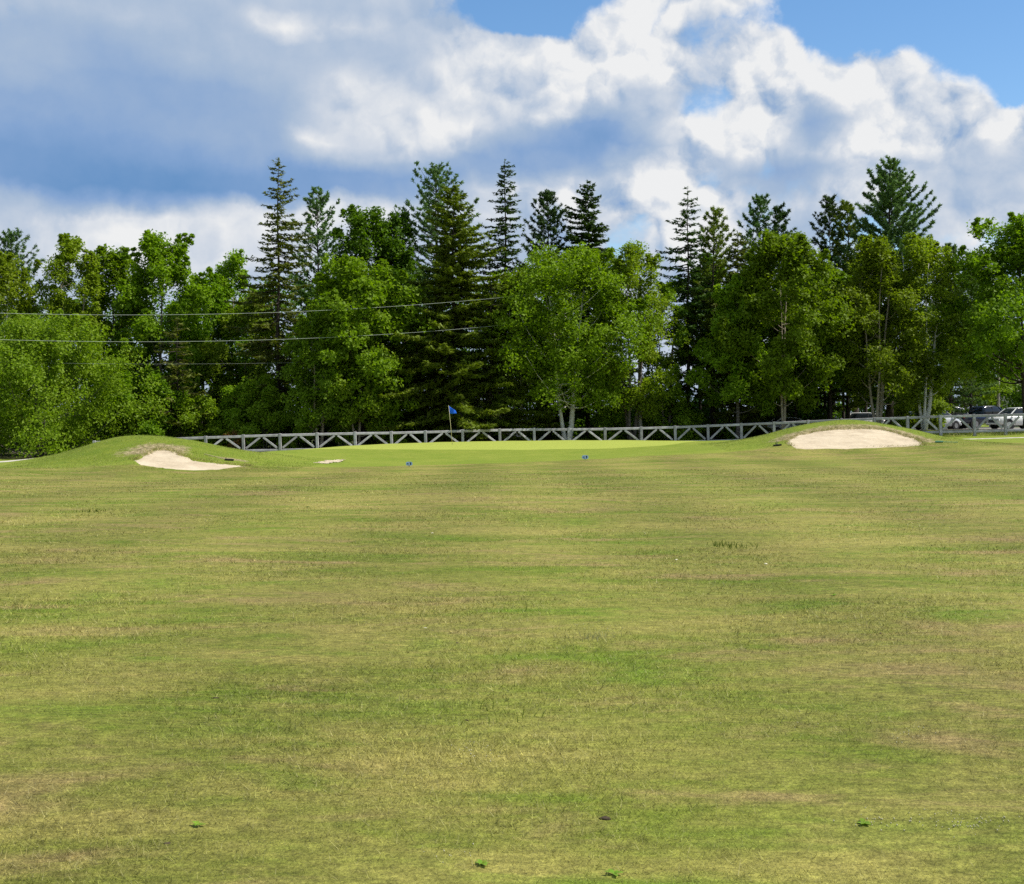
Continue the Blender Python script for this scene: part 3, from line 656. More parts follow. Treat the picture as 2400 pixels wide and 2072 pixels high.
    for i in range(dead):                       # bare dead lower limbs
        dm = MB(); z0 = rng.uniform(.9, 4.5); a = rng.uniform(-2.6, -.5); L = rng.uniform(1.2, 3.2); d = np.array([math.cos(a), math.sin(a) * .6, 0])
        e = np.array([0, 0, z0]) + d * L + np.array([0, 0, rng.uniform(-.6, .1)]); c_ = curve((0, 0, z0), e, (0, 0, .15), 5); dm.tube(c_, [.03, .025, .02, .014, .007], 4, False)
        for q in range(7):
            s = rng.uniform(.3, 1); b0 = c_[int(s * 4)]; dm.tube(curve(b0, b0 + d * rng.uniform(.1, .6) + rng.normal(0, .25, 3), rng.normal(0, .05, 3), 3), [.012, .009, .004], 3, False)
        dm.build('dead_branch', M['dead_twig'], root)
    return root

def shrub(name, label, px, pytop, D, hw, leafmat, n_leaf=3500, leaf=.15, group='shrubs under the trees', base=.05, lobes=14):
    return broadleaf(name, label, px, pytop, D, hw, leafmat, 'bark', base, 3, n_leaf, leaf, lobes, 'dome', 0, group, 'shrub', .035, .25)

B, K, SH = broadleaf, conifer, shrub
G_B, G_M, G_S, G_P = 'birch trees behind the fence', 'maple trees behind the fence', 'spruce trees behind the fence', 'pine trees behind the fence'
# left end
B('birch_tree', 'bushy yellow green birch at the left edge with foliage down to the ground', 95, 745, 84.5, 165, 'birch_leaf', 'bark', .02, 3, 23000, .155, 44, 'dome', group=G_B)
B('birch_tree', 'tall pale birch at the far left edge behind the bushy birch', -10, 600, 91, 120, 'birch_leaf', 'birch_bark', .2, 2, 11000, .18, 26, 'birch', group=G_B)
K('pine_tree', 'blue green pine tip poking up at the far left edge', 28, 545, 104, 110, 'pine_needle', kind='pine', group=G_P)
B('birch_tree', 'slender olive birch left of the tall maples', 168, 556, 94, 82, 'birch_leaf', 'pale_bark', .2, 2, 11000, .17, 26, 'birch', group=G_B)
B('maple_tree', 'tall leafy green maple with the twin top left of the tallest spruce', 378, 548, 95, 105, 'maple_leaf', 'bark', .12, 1, 15000, .21, 32, 'birch', group=G_M)
B('maple_tree', 'dark green maple between the left birches and the twin topped maple', 265, 585, 97, 90, 'maple_leaf', 'bark', .10, 1, 12000, .20, 28, 'birch', group=G_M)
B('maple_tree', 'lower leafy maple in the dip left of the tallest spruce', 478, 650, 98, 85, 'maple_leaf', 'bark', .08, 1, 10000, .20, 24, 'oval', group=G_M)
B('aspen_tree', 'thin pale green aspen with a pointed top beside the tallest spruce', 545, 592, 100, 66, 'bright_leaf', 'pale_bark', .2, 1, 8000, .18, 20, 'birch', group='aspens behind the fence')
B('maple_tree', 'green maple filling the space under the tallest spruce', 575, 700, 98, 95, 'birch_leaf', 'bark', .08, 1, 11000, .20, 26, 'oval', group=G_M)
K('spruce_tree', 'tallest slim spruce with open see-through branches left of centre', 652, 366, 92.5, 96, 'spruce_needle', base=.10, gaps=.22, dens=1.0, group=G_S, whorl=.50)
K('spruce_tree', 'dark dead looking spruce in shade left of the tallest spruce', 415, 745, 90.5, 78, 'spruce_needle', base=.04, gaps=.35, dens=.6, group=G_S)
K('pine_tree', 'blue green pine with upswept boughs right of the tallest spruce', 745, 447, 101, 92, 'pine_needle', kind='pine', group=G_P)
B('maple_tree', 'dark green maple whose spiky top stands right of the blue green pine', 858, 492, 97, 118, 'dark_leaf', 'dark_bark', .1, 1, 14000, .21, 32, 'birch', group=G_M)
B('maple_tree', 'second dark green maple top just left of the big olive spruce', 925, 506, 98, 84, 'dark_leaf', 'dark_bark', .12, 1, 10000, .21, 24, 'birch', group=G_M)
B('maple_tree', 'sunlit bright green maple in front of the dark maples', 850, 612, 90, 122, 'maple_leaf', 'dark_bark', .16, 1, 16000, .23, 32, 'oval', group=G_M)
B('birch_tree', 'young yellow green birch just left of the bright maple', 748, 712, 88, 68, 'birch_leaf', 'pale_bark', .10, 2, 10000, .16, 26, 'birch', group=G_B)
B('birch_tree', 'small leafy birch in front of the blue flag side of the maples', 835, 760, 88.5, 70, 'birch_leaf', 'pale_bark', .16, 2, 8000, .17, 20, 'oval', group=G_B)
K('pine_tree', 'broad blue green pine behind the big olive spruce', 1022, 385, 99, 120, 'pine_needle', kind='pine', dens=1.2, group=G_P)
K('spruce_tree', 'big dense olive green spruce near the middle with bare lower limbs', 1062, 428, 91, 150, 'olive_needle', base=.08, gaps=.05, dens=1.7, whorl=.36, group=G_S, dead=9, trunk_r=.24, prof_pow=.66)
K('spruce_tree', 'shaded olive spruce with dead twigs right of the big olive spruce', 1150, 640, 90, 85, 'olive_needle', base=.14, gaps=.15, dens=1.2, group=G_S, dead=10)
K('spruce_tree', 'slim open spruce with a thin bare stem right of the big olive spruce', 1184, 373, 96, 64, 'dark_needle', base=.30, gaps=.14, dens=1.0, group=G_S)
K('pine_tree', 'dark ragged pine between the slim spruce and the dark fir', 1284, 442, 99, 78, 'dark_needle', kind='pine', dens=1.4, group=G_P)
K('fir_tree', 'dark dense fir with stepped boughs above the white birch clump', 1378, 418, 98, 108, 'dark_needle', base=.15, gaps=.04, dens=1.6, whorl=.40, group='firs behind the fence')
# birch clump in the middle
B('birch_tree', 'large leafy birch clump with two white trunks behind the middle of the fence', 1328, 585, 90.3, 146, 'maple_leaf', 'birch_bark', .245, 2, 21000, .17, 44, 'oval', group=G_B, trunk_r=.22, spread=.55)
B('birch_tree', 'yellowish birch at the left flank of the large birch clump', 1215, 640, 92, 66, 'birch_leaf', 'birch_bark', .22, 2, 8000, .16, 20, 'birch', group=G_B)
B('birch_tree', 'olive birch at the right flank of the large birch clump with thin forked trunks', 1478, 578, 91.5, 84, 'birch_leaf', 'bark', .17, 3, 13000, .16, 30, 'oval', group=G_B, spread=.6)
B('birch_tree', 'thin airy birch with sky gaps left of the leaning spruce', 1562, 668, 93.5, 52, 'birch_leaf', 'bark', .20, 2, 5500, .15, 18, 'birch', group=G_B, gap=.8)
# right of the gap
K('spruce_tree', 'tall ragged spruce with sky showing between its lower boughs', 1612, 438, 95, 82, 'dark_needle', base=.12, gaps=.20, dens=1.0, group=G_S, whorl=.5)
K('pine_tree', 'olive jack pine leaning beside the ragged spruce', 1672, 482, 96, 62, 'olive_needle', kind='pine', dens=1.3, group=G_P, base=.2)
K('spruce_tree', 'brownish olive spruce between the ragged spruce and the right maple', 1728, 540, 94, 78, 'spruce_needle', base=.1, gaps=.08, dens=1.3, group=G_S)
K('pine_tree', 'pale blue green pine behind the brownish olive spruce', 1782, 460, 102, 78, 'pine_needle', kind='pine', dens=1.2, group=G_P)
K('pine_tree', 'small dark pine tip just right of the pale blue green pine', 1826, 486, 100, 66, 'dark_needle', kind='pine', group=G_P)
B('maple_tree', 'large deep green maple on a forked pale trunk left of the right mound', 1835, 552, 90, 105, 'maple_leaf', 'pale_bark', .20, 2, 18000, .21, 36, 'oval', group=G_M, trunk_r=.13, spread=.12)
B('maple_tree', 'bright green young maple at the left foot of the deep green maple', 1728, 655, 91, 72, 'bright_leaf', 'bark', .22, 1, 9000, .21, 22, 'birch', group=G_M)
K('pine_tree', 'dark open pine left of the tallest right hand pine', 1945, 460, 101, 66, 'dark_needle', kind='pine', dens=1.3, group=G_P)
K('pine_tree', 'second dark pine close against the tallest right hand pine', 1988, 474, 100, 60, 'olive_needle', kind='pine', dens=1.4, group=G_P)
K('pine_tree', 'tallest right hand white pine with bristly upright leaders', 2085, 384, 97, 112, 'pine_needle', kind='pine', dens=2.4, whorl=.32, group=G_P, trunk_r=.30)
B('maple_tree', 'leafy maple filling the space between deep green maple and right birches', 1945, 640, 94, 80, 'maple_leaf', 'dark_bark', .3, 1, 10000, .21, 24, 'oval', group=G_M)
B('birch_tree', 'olive birch with pointed top before the tallest right hand pine', 2055, 560, 91, 90, 'birch_leaf', 'pale_bark', .18, 3, 14000, .165, 32, 'birch', group=G_B, spread=.5)
B('birch_tree', 'olive birch with white stems behind the right end of the mound', 2166, 553, 91.5, 96, 'birch_leaf', 'birch_bark', .20, 3, 14000, .165, 32, 'birch', group=G_B, spread=.6)
K('pine_tree', 'small blue green pine top right of the two right birches', 2228, 572, 106, 66, 'pine_needle', kind='pine', group=G_P)
K('pine_tree', 'low pine tip in the dip before the right edge maple', 2275, 600, 108, 50, 'pine_needle', kind='pine', group=G_P)
B('maple_tree', 'leafy maple rising behind the parked cars', 2262, 640, 118, 90, 'birch_leaf', 'bark', .12, 1, 10000, .22, 26, 'oval', group=G_M)
B('maple_tree', 'large deep green maple at the right edge above the parked white car', 2405, 512, 90, 158, 'maple_leaf', 'dark_bark', .27, 2, 21000, .21, 44, 'birch', group=G_M, trunk_r=.22)
B('maple_tree', 'dark tree in shade behind the pickup trucks', 2330, 760, 126, 110, 'dark_leaf', 'dark_bark', .05, 1, 9000, .24, 26, 'oval', group=G_M)
# straight forest stems in the shade of the right hand trees
for i, (px, D, w, tp) in enumerate([(1640, 99, .17, 640), (1668, 101, .26, 600), (1712, 104, .15, 650), (1862, 101, .16, 640), (1893, 103, .24, 620), (1912, 104, .20, 640), (1932, 102, .16, 650), (1952, 105, .22, 640), (1975, 101, .14, 650), (2005, 102, .24, 620), (2028, 104, .15, 660)]):
    nm = ['first', 'second', 'third', 'fourth', 'fifth', 'sixth', 'seventh', 'eighth', 'ninth', 'tenth', 'eleventh'][i]
    B('forest_tree', nm + ' dark straight stem from the left in the shaded wood behind the fence at right', px, tp, D, 52, 'dark_leaf', 'dark_bark', .42, 1, 3600, .24, 12, 'oval', group='dark stems in the shaded wood', trunk_r=w)
# understorey one can tell apart
SH('shrub', 'bright yellow green shrub behind the fence right of the birch clump', 1432, 955, 93, 44, 'bright_leaf', 3800, .14)
SH('shrub', 'taller bright green shrub glowing behind the fence under the sky gap', 1540, 925, 95, 50, 'bright_leaf', 5000, .15)
SH('shrub', 'leafy sapling left of the dark straight stems', 1598, 945, 93.5, 36, 'bright_leaf', 4200, .15)
SH('shrub', 'low pale shrub seen past the forked maple trunk', 1716, 985, 99, 30, 'bright_leaf', 2400, .15)
SH('shrub', 'sunlit green shrub behind the left end of the fence', 620, 880, 90, 58, 'bright_leaf', 5200, .16)
SH('shrub', 'pale leafy sapling above the fence left of the tallest spruce stem', 560, 905, 91, 44, 'bright_leaf', 3600, .16)
SH('shrub', 'green leafy shrub over the left part of the fence', 470, 930, 90, 50, 'maple_leaf', 4200, .16)
SH('shrub', 'dark bushy shrub behind the crest of the left mound', 345, 870, 90, 75, 'maple_leaf', 6500, .17)
SH('shrub', 'low dark shrub between the left birch and the mound crest', 262, 930, 92, 60, 'dark_leaf', 4800, .17)
SH('shrub', 'reddish brown shrub behind the left end of the fence', 548, 1012, 86.5, 17, 'red_leaf', 420, .09, lobes=6)
SH('shrub', 'small leafy sprig poking over the fence left of the flag', 930, 1003, 88.5, 15, 'bright_leaf', 700, .12)
SH('shrub', 'green sapling left of the flag under the maples', 885, 900, 91, 40, 'maple_leaf', 3600, .16)
SH('shrub', 'dim shrub right behind the blue flag', 1040, 955, 93, 60, 'birch_leaf', 3600, .15)
SH('shrub', 'sunlit shrub behind the cars right of the white stems', 2165, 900, 100, 44, 'birch_leaf', 4200, .16)
SH('shrub', 'small bush at the fence left of the parked dark hatchback', 2112, 985, 93, 14, 'bright_leaf', 800, .12)
# the dim mass of leaves deeper in the wood
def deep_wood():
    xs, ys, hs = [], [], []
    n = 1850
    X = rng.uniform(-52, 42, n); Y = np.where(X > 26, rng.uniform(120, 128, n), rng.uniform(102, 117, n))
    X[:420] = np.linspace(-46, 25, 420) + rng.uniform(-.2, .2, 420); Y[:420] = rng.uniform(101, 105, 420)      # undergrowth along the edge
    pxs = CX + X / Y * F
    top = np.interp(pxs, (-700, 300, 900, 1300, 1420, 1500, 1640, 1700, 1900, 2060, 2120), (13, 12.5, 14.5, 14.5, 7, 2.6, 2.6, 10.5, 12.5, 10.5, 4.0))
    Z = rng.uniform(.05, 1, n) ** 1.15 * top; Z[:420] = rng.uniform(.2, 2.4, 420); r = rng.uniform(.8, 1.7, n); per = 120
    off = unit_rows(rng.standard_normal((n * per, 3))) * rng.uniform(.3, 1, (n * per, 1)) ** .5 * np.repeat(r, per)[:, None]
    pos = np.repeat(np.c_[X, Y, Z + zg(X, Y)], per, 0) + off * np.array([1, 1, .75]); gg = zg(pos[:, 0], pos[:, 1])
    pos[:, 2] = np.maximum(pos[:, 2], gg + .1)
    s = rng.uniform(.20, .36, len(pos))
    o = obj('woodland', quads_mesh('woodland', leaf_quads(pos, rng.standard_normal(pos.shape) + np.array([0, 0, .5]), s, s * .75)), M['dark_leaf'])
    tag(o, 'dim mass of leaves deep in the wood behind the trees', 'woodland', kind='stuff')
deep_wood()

# ------------------------------------------------------------------ power lines and poles
M['wire'] = mat_plain('wire', (.42, .46, .40), .45, .5)
M['pole'] = mat_plain('pole_wood', (.36, .33, .29), .85, .2, 4, .25)
M['ceramic'] = mat_plain('insulator', (.30, .32, .33), .3, .5)
WD = lambda px: 78 + px / 1165 * 11
def utility_pole(px, D, top, label, arm=True):
    x, y = (px - CX) / F * D, D; g = gz(x, y); root = thing('utility_pole', label, 'pole', (x, y, g)); h = top - g
    MB().tube([(0, 0, -.4), (0, 0, h * .5), (0, 0, h)], [.17, .14, .10], 12).build('pole', M['pole'], root, True)
    if arm:
        for z_ in (h - .35, h - 2.1): MB().box(0, -.14, z_, .12, .22, .12, None, .01).build('bracket', M['pole'], root); MB().tube([(0, -.25, z_), (0, -.25, z_ + .16)], [.05, .04], 8).build('insulator', M['ceramic'], root)
    return root
def wire(samples, label, r=.016, dy=0.0, px0=-350, px1=1500):
    pts = [P(px, py, WD(px) + dy) for px, py in samples]
    co = np.polyfit([p.x for p in pts], [p.z for p in pts], 2); pr = []
    for px in np.linspace(px0, px1, 48):
        D = WD(px) + dy; x = (px - CX) / F * D; pr.append((x, D, float(np.polyval(co, x))))
    o = MB().tube(pr, r, 5).build('power_line', M['wire'], None, True); tag(o, label, 'power line', 'power lines over the left trees'); return pr
w1 = wire([(0, 734), (430, 737.5), (700, 730), (1180, 697)], 'upper pale power line sagging across the left trees', .009, -.25)
w2 = wire([(0, 796), (430, 801), (700, 793.5), (1180, 762)], 'lower pale power line sagging across the left trees', .009, -.25)
wire([(200, 852), (450, 853), (800, 847)], 'faint thin dark cable below the two pale power lines', .0032, 2.6, -350, 1500)
utility_pole(1500, WD(1500), w1[-1][2] + .25, 'wooden utility pole holding the power lines behind the birch clump')
utility_pole(-350, WD(-350), w1[0][2] + .25, 'wooden utility pole beyond the left edge of the view')
utility_pole(2340, 117, 8.0, 'grey utility post standing behind the parked pickup', False)

# ------------------------------------------------------------------ house beyond the right edge maple
M['siding'] = mat_plain('siding', (.50, .45, .37), .8, .2, 2, .1); M['roof'] = mat_plain('shingles', (.13, .11, .10), .9, .15, 5, .3); M['trim'] = mat_plain('white_trim', (.75, .75, .73), .6, .3)
M['glass'] = mat_plain('dark_glass', (.012, .016, .02), .06, .6)
hx, hy = P(2450, 1000, 134)[:2]; hg = gz(hx, hy)
house = thing('house', 'beige sided house half hidden behind the right edge maple', 'house', (hx, hy, hg), R(4))
MB().box(0, 0, 1.5, 9, 7, 3.4, None, .02).build('wall', M['siding'], house)
rf = MB(); rf.add([(-5, -3.9, 3.15), (5, -3.9, 3.15), (5, 3.9, 3.15), (-5, 3.9, 3.15), (-5, 0, 5.4), (5, 0, 5.4), (-5, -3.9, 3.3), (5, -3.9, 3.3), (5, 3.9, 3.3), (-5, 3.9, 3.3), (-5, 0, 5.58), (5, 0, 5.58)],
       [(0, 1, 5, 4), (2, 3, 4, 5), (6, 10, 11, 7), (8, 11, 10, 9), (0, 6, 7, 1), (2, 8, 9, 3), (0, 4, 10, 6), (3, 9, 10, 4), (1, 7, 11, 5), (2, 5, 11, 8)]); rf.build('roof', M['roof'], house)
for wx in (-2.9, 2.6):
    wf = MB().box(wx, -3.52, 1.75, 1.3, .10, 1.2, None, .01).build('window', M['trim'], house); MB().box(wx, -3.58, 1.75, 1.08, .04, .98).build('pane', M['glass'], wf)
dr_ = MB().box(0, -3.53, 1.05, 1.0, .09, 2.1, None, .01).build('door', M['trim'], house); MB().box(.38, -3.62, 1.0, .06, .09, .06).build('handle', M['glass'], dr_)

# ------------------------------------------------------------------ car park and parked cars
M['gravel2'] = mat_plain('car_park_gravel', (.20, .19, .175), .95, .1, 5, .2)
lot = [(x, y) for y in np.arange(95.5, 124, 2.0) for x in np.arange(19, 56, 2.0)]
lx = np.arange(19, 56, 1.5); ly = np.arange(96.5, 124, 1.5); LX, LY = np.meshgrid(lx, ly); LZ = zg(LX, LY) + .03
ii = np.arange(LX.size).reshape(LX.shape)
tag(obj('car_park', fast_mesh('car_park', np.stack([LX, LY, LZ], -1).reshape(-1, 3), np.stack([ii[:-1, :-1], ii[:-1, 1:], ii[1:, 1:], ii[1:, :-1]], -1).reshape(-1, 4), True), M['gravel2']), 'gravel car park behind the right end of the fence', 'car park', kind='structure')
M['tyre'] = mat_plain('tyre', (.02, .02, .02), .8, .2); M['rim'] = mat_plain('rim', (.45, .45, .46), .3, .5, Metallic=.8); M['black'] = mat_plain('black_trim', (.018, .018, .02), .5, .4)
M['lamp_red'] = mat_plain('tail_lamp', (.45, .01, .012), .2, .5); M['lamp_clear'] = mat_plain('head_lamp', (.75, .77, .80), .1, .6); M['plate'] = mat_plain('number_plate', (.7, .7, .68), .5, .3)
def paint(n, c): return mat_plain(n, c, .30, .5, Coat_Weight=1.0, Coat_Roughness=.05)
M['navy'] = paint('navy_paint', (.012, .022, .055)); M['white'] = paint('white_paint', (.72, .72, .71)); M['grey'] = paint('grey_paint', (.10, .11, .13)); M['silver'] = paint('silver_paint', (.42, .43, .45)); M['blackp'] = paint('black_paint', (.012, .013, .016))
def loft(mb, secs):
    """secs: rings of equal length"""
    n = len(secs[0]); vs = [v for s in secs for v in s]; fs = []
    for i in range(len(secs) - 1):
        for k in range(n): fs.append((i * n + k, i * n + (k + 1) % n, (i + 1) * n + (k + 1) % n, (i + 1) * n + k))
    fs.append(tuple(range(n - 1, -1, -1))); fs.append(tuple((len(secs) - 1) * n + k for k in range(n))); return mb.add(vs, fs)
def ring(x, z0, z1, w0, w1, r=.09):
    """rounded cross-section at x, from z0 (half width w0) to z1 (half width w1)"""
    out = []; zm = z0 + (z1 - z0) * .55; wm = max(w0, w1) + .015
    half = [(w0 * .88, z0), (w0, z0 + r), (wm, zm), (w1, z1 - r * .8), (w1 - r * .45, z1 - r * .18), (w1 - r * 1.4, z1)]
    for w, z in half: out.append((x, w, z))
    for w, z in reversed(half): out.append((x, -w, z))
    return out
CARS = {  # length stations: body (x, zbot, ztop, hw); cabin (x, ztop, hw) over belt; wheels
 'suv': dict(body=[(-2.3, .48, .86, .78), (-2.22, .34, 1.0, .86), (-1.6, .30, 1.06, .91), (0, .28, 1.02, .92), (.95, .28, 1.02, .92), (1.3, .29, 1.0, .90), (2.0, .32, .90, .84), (2.24, .40, .78, .74)],
             cab=[(-2.2, 1.02, .80), (-1.95, 1.55, .64), (-1.6, 1.64, .63), (.25, 1.66, .63), (.55, 1.60, .64), (1.28, 1.03, .78)], pil=(-1.35, -.35, .62), ax=(-1.35, 1.38), wr=.35),
 'hatch': dict(body=[(-2.0, .46, .84, .74), (-1.92, .32, .98, .82), (-1.4, .27, 1.0, .85), (0, .25, .96, .86), (.9, .25, .95, .86), (1.2, .26, .92, .85), (1.75, .30, .82, .78), (1.98, .38, .70, .66)],
             cab=[(-1.9, .98, .74), (-1.55, 1.40, .60), (-1.2, 1.46, .59), (.05, 1.47, .59), (.4, 1.40, .60), (1.15, .95, .73)], pil=(-1.1, -.15, .6), ax=(-1.2, 1.22), wr=.31),
 'sedan': dict(body=[(-2.3, .46, .88, .76), (-2.22, .32, .96, .84), (-1.5, .27, .98, .88), (0, .25, .94, .89), (.9, .25, .93, .89), (1.25, .26, .90, .87), (2.0, .30, .80, .80), (2.25, .38, .68, .68)],
             cab=[(-1.75, .97, .76), (-1.0, 1.38, .61), (-.7, 1.43, .60), (.2, 1.43, .60), (.5, 1.37, .61), (1.25, .93, .75)], pil=(-.8, .0, .7), ax=(-1.4, 1.38), wr=.32),
 'pickup': dict(body=[(-2.85, .60, 1.02, .86), (-2.82, .52, 1.12, .92), (-1.9, .46, 1.14, .95), (-.5, .42, 1.14, .95), (1.0, .42, 1.14, .95), (1.45, .43, 1.12, .94), (2.5, .46, 1.04, .90), (2.8, .55, .92, .82)],
             cab=[(-.95, 1.13, .84), (-.85, 1.72, .70), (-.6, 1.84, .68), (.55, 1.86, .68), (.8, 1.80, .69), (1.5, 1.13, .82)], pil=(-.72, .12, .9), ax=(-1.75, 1.85), wr=.40)}
def car(name, label, kind, px, D, facing, paintm, group='vehicles parked behind the fence'):
    """facing = direction of the nose, degrees from +X"""
    S = CARS[kind]; x, y = (px - CX) / F * D, D; root = thing(name, label, 'car' if kind != 'pickup' else 'pickup truck', (x, y, gz(x, y) + .03), R(facing), group)
    mb = MB(); loft(mb, [ring(xx, z0, z1, w * .93, w * .97) for xx, z0, z1, w in S['body']]); body = mb.build('body', M[paintm], root, True)
    c = S['cab']; belt = c[0][1]; g = MB()
    secs = [ring(xx, min(belt, zt) - .06 if i not in (0, len(c) - 1) else belt - .1, max(zt, belt - .02), max(w, .0) + (.13 if 0 < i < len(c) - 1 else 0), w, .07) for i, (xx, zt, w) in enumerate(c)]
    loft(g, secs); cab = g.build('windows', M['glass'], root, True)
    r_ = MB(); n = len(c); loft(r_, [[(xx, w_ * (w - .02), zt + dz) for w_, dz in ((1, .0), (.8, .03), (-.8, .03), (-1, .0), (-.8, -.03), (.8, -.03))] for xx, zt, w in c[1:-1]]); r_.build('roof', M[paintm], root, True)
    for sgn in (-1, 1):                                    # pillars
        for a_, b_ in ((c[0], c[1]), (c[-1], c[-2])): MB().tube([(a_[0], sgn * (a_[2] + .012), a_[1] - .02), (b_[0], sgn * (b_[2] + .012), b_[1] - .01)], .045, 6).build('pillar', M[paintm], root)
        for q in S['pil'][1:2]: MB().tube([(q, sgn * (c[0][2] + .075), belt - .03), (q - .03, sgn * (c[2][2] + .022), c[2][1] - .04)], .035, 6).build('pillar', M['black'], root)
        d_ = MB(); xa, xb = S['pil'][0], S['pil'][2] + .2
        for q in (xa, (xa + xb) / 2, xb): d_.box(q, sgn * (S['body'][3][3] * .985 + .004), (S['body'][3][1] + belt) / 2, .018, .02, belt - S['body'][3][1] - .2)
        d_.build('door_seam', M['black'], root)
        MB().box(c[-1][0] - .28, sgn * (c[-1][2] + .22), belt + .07, .14, .22, .15, None, .03).build('mirror', M[paintm], root)
        fx = S['body'][-1][0]; rx = S['body'][0][0]; wz = S['body'][-1][2]
        MB().box(fx - .14, sgn * S['body'][-1][3] * .82, wz - .10, .24, .34, .16, None, .03).build('headlight', M['lamp_clear'], root)
        MB().box(rx + .05, sgn * S['body'][0][3] * .93, S['body'][0][2] - .02, .14, .18, .30 if kind != 'sedan' else .16, None, .03).build('tail_light', M['lamp_red'], root)
        for ax in S['ax']:
            wr = S['wr']; yy = sgn * (S['body'][3][3] * .97 - .10)
            MB().tube([(ax, yy + sgn * .02, wr + .03), (ax, yy + sgn * .112, wr + .03)], wr * 1.22, 18).build('wheel_arch', M['black'], root)
            w_ = MB().tube([(ax, yy - .12, wr), (ax, yy - sgn * .12, wr), (ax, yy + sgn * .10, wr), (ax, yy + sgn * .125, wr)][1:], [wr, wr, wr * .92], 20).build('wheel', M['tyre'], root, False)
            MB().tube([(ax, yy + sgn * .10, wr), (ax, yy + sgn * .135, wr)], [wr * .66, wr * .62], 14).build('rim', M['rim'], w_)
    fx, fz = S['body'][-1][0], S['body'][-1][2]
    MB().box(fx - .02, 0, (fz + S['body'][-1][1]) / 2, .10, .95, .26, None, .03).build('grille', M['black'], root)
    MB().box(fx - .02, 0, S['body'][-1][1] + .02, .16, 1.45, .16, None, .04).build('bumper', M['black'] if kind == 'pickup' else M[paintm], root)
    MB().box(S['body'][0][0] + .0, 0, S['body'][0][1] + .02, .16, 1.5, .16, None, .04).build('bumper', M['black'], root)
    MB().box(S['body'][0][0] - .02, 0, .72, .05, .36, .15).build('number_plate', M['plate'], root)
    if kind == 'pickup':
        bb = MB(); bb.box(-1.85, 0, 1.15, 1.7, 1.62, .05); bb.build('bed_cover', M['black'], root)
    return root
car('parked_car', 'dark hatchback half hidden at the left end of the parked cars', 'hatch', 2128, 108, 96, 'blackp')
car('parked_car', 'grey hatchback with red tail light and glaring rear window', 'hatch', 2196, 101.5, 30, 'silver')
car('pickup_truck', 'white roofed pickup behind the grey hatchback', 'pickup', 2225, 111, 12, 'white')
car('pickup_truck', 'large navy pickup truck parked behind the fence at right', 'pickup', 2308, 105, 22, 'navy')
car('parked_car', 'white car facing left at the right edge of the view', 'suv', 2382, 101, 197, 'white')
car('parked_car', 'dark car glimpsed low behind the fence left of the right mound', 'sedan', 1852, 100, 10, 'silver')
car('parked_car', 'white car whose roof peeks over the right mound', 'hatch', 2032, 102, 5, 'white')

# ------------------------------------------------------------------ flagstick
M['fibre'] = mat_plain('flagstick', (.62, .55, .30), .5, .4)
def mat_flag():
    t = NT('blue_flag'); col = c4(.02, .17, .80); d = t.bsdf(col, .6, .3); tr = t.n('ShaderNodeBsdfTranslucent'); t.set(tr.inputs[0], c4(.04, .30, .95))
    return t.surf(t.n('ShaderNodeMixShader', {0: .45, 1: d, 2: tr.outputs[0]}).outputs[0])
M['flag'] = mat_flag()
hx, hy = hit(1060.5, 1041.2, 60, 79.5); hg = gz(hx, hy); sF = hy / F
flag = thing('flagstick', 'blue golf flag on a thin pale stick on the putting green', 'flag', (hx, hy, hg))
tp = ((1051.5 - 1060.5) * sF, 0, 2.14)
MB().tube([(0, 0, -.1), (tp[0] * .5, 0, 1.07), tp], [.011, .010, .008], 8).build('stick', M['fibre'], flag, True)
nu, nv = 12, 9; V = []
for j in range(nv):
    for i in range(nu):
        u, v = i / (nu - 1), j / (nv - 1)
        wd_ = .40; topz = 2.12 - .40 * (u ** .85) * .62; botz = 1.69 - .015 * math.sin(u * 4)
        z = topz + (botz - topz) * v; xx = tp[0] * (z / 2.14) + .008 + wd_ * u * (.82 + .18 * v); V.append((xx, .05 * math.sin(u * 7 + v * 1.5) * u + .03 * u, z))
fm = MB(); fm.add(V, [(j * nu + i, j * nu + i + 1, (j + 1) * nu + i + 1, (j + 1) * nu + i) for j in range(nv - 1) for i in range(nu - 1)])
fl = fm.build('flag_cloth', M['flag'], flag, True); sm = fl.modifiers.new('thickness', 'SOLIDIFY'); sm.thickness = .004
MB().tube([(0, 0, .004), (0, 0, .008)], .054, 16).build('cup', M['black'], flag)

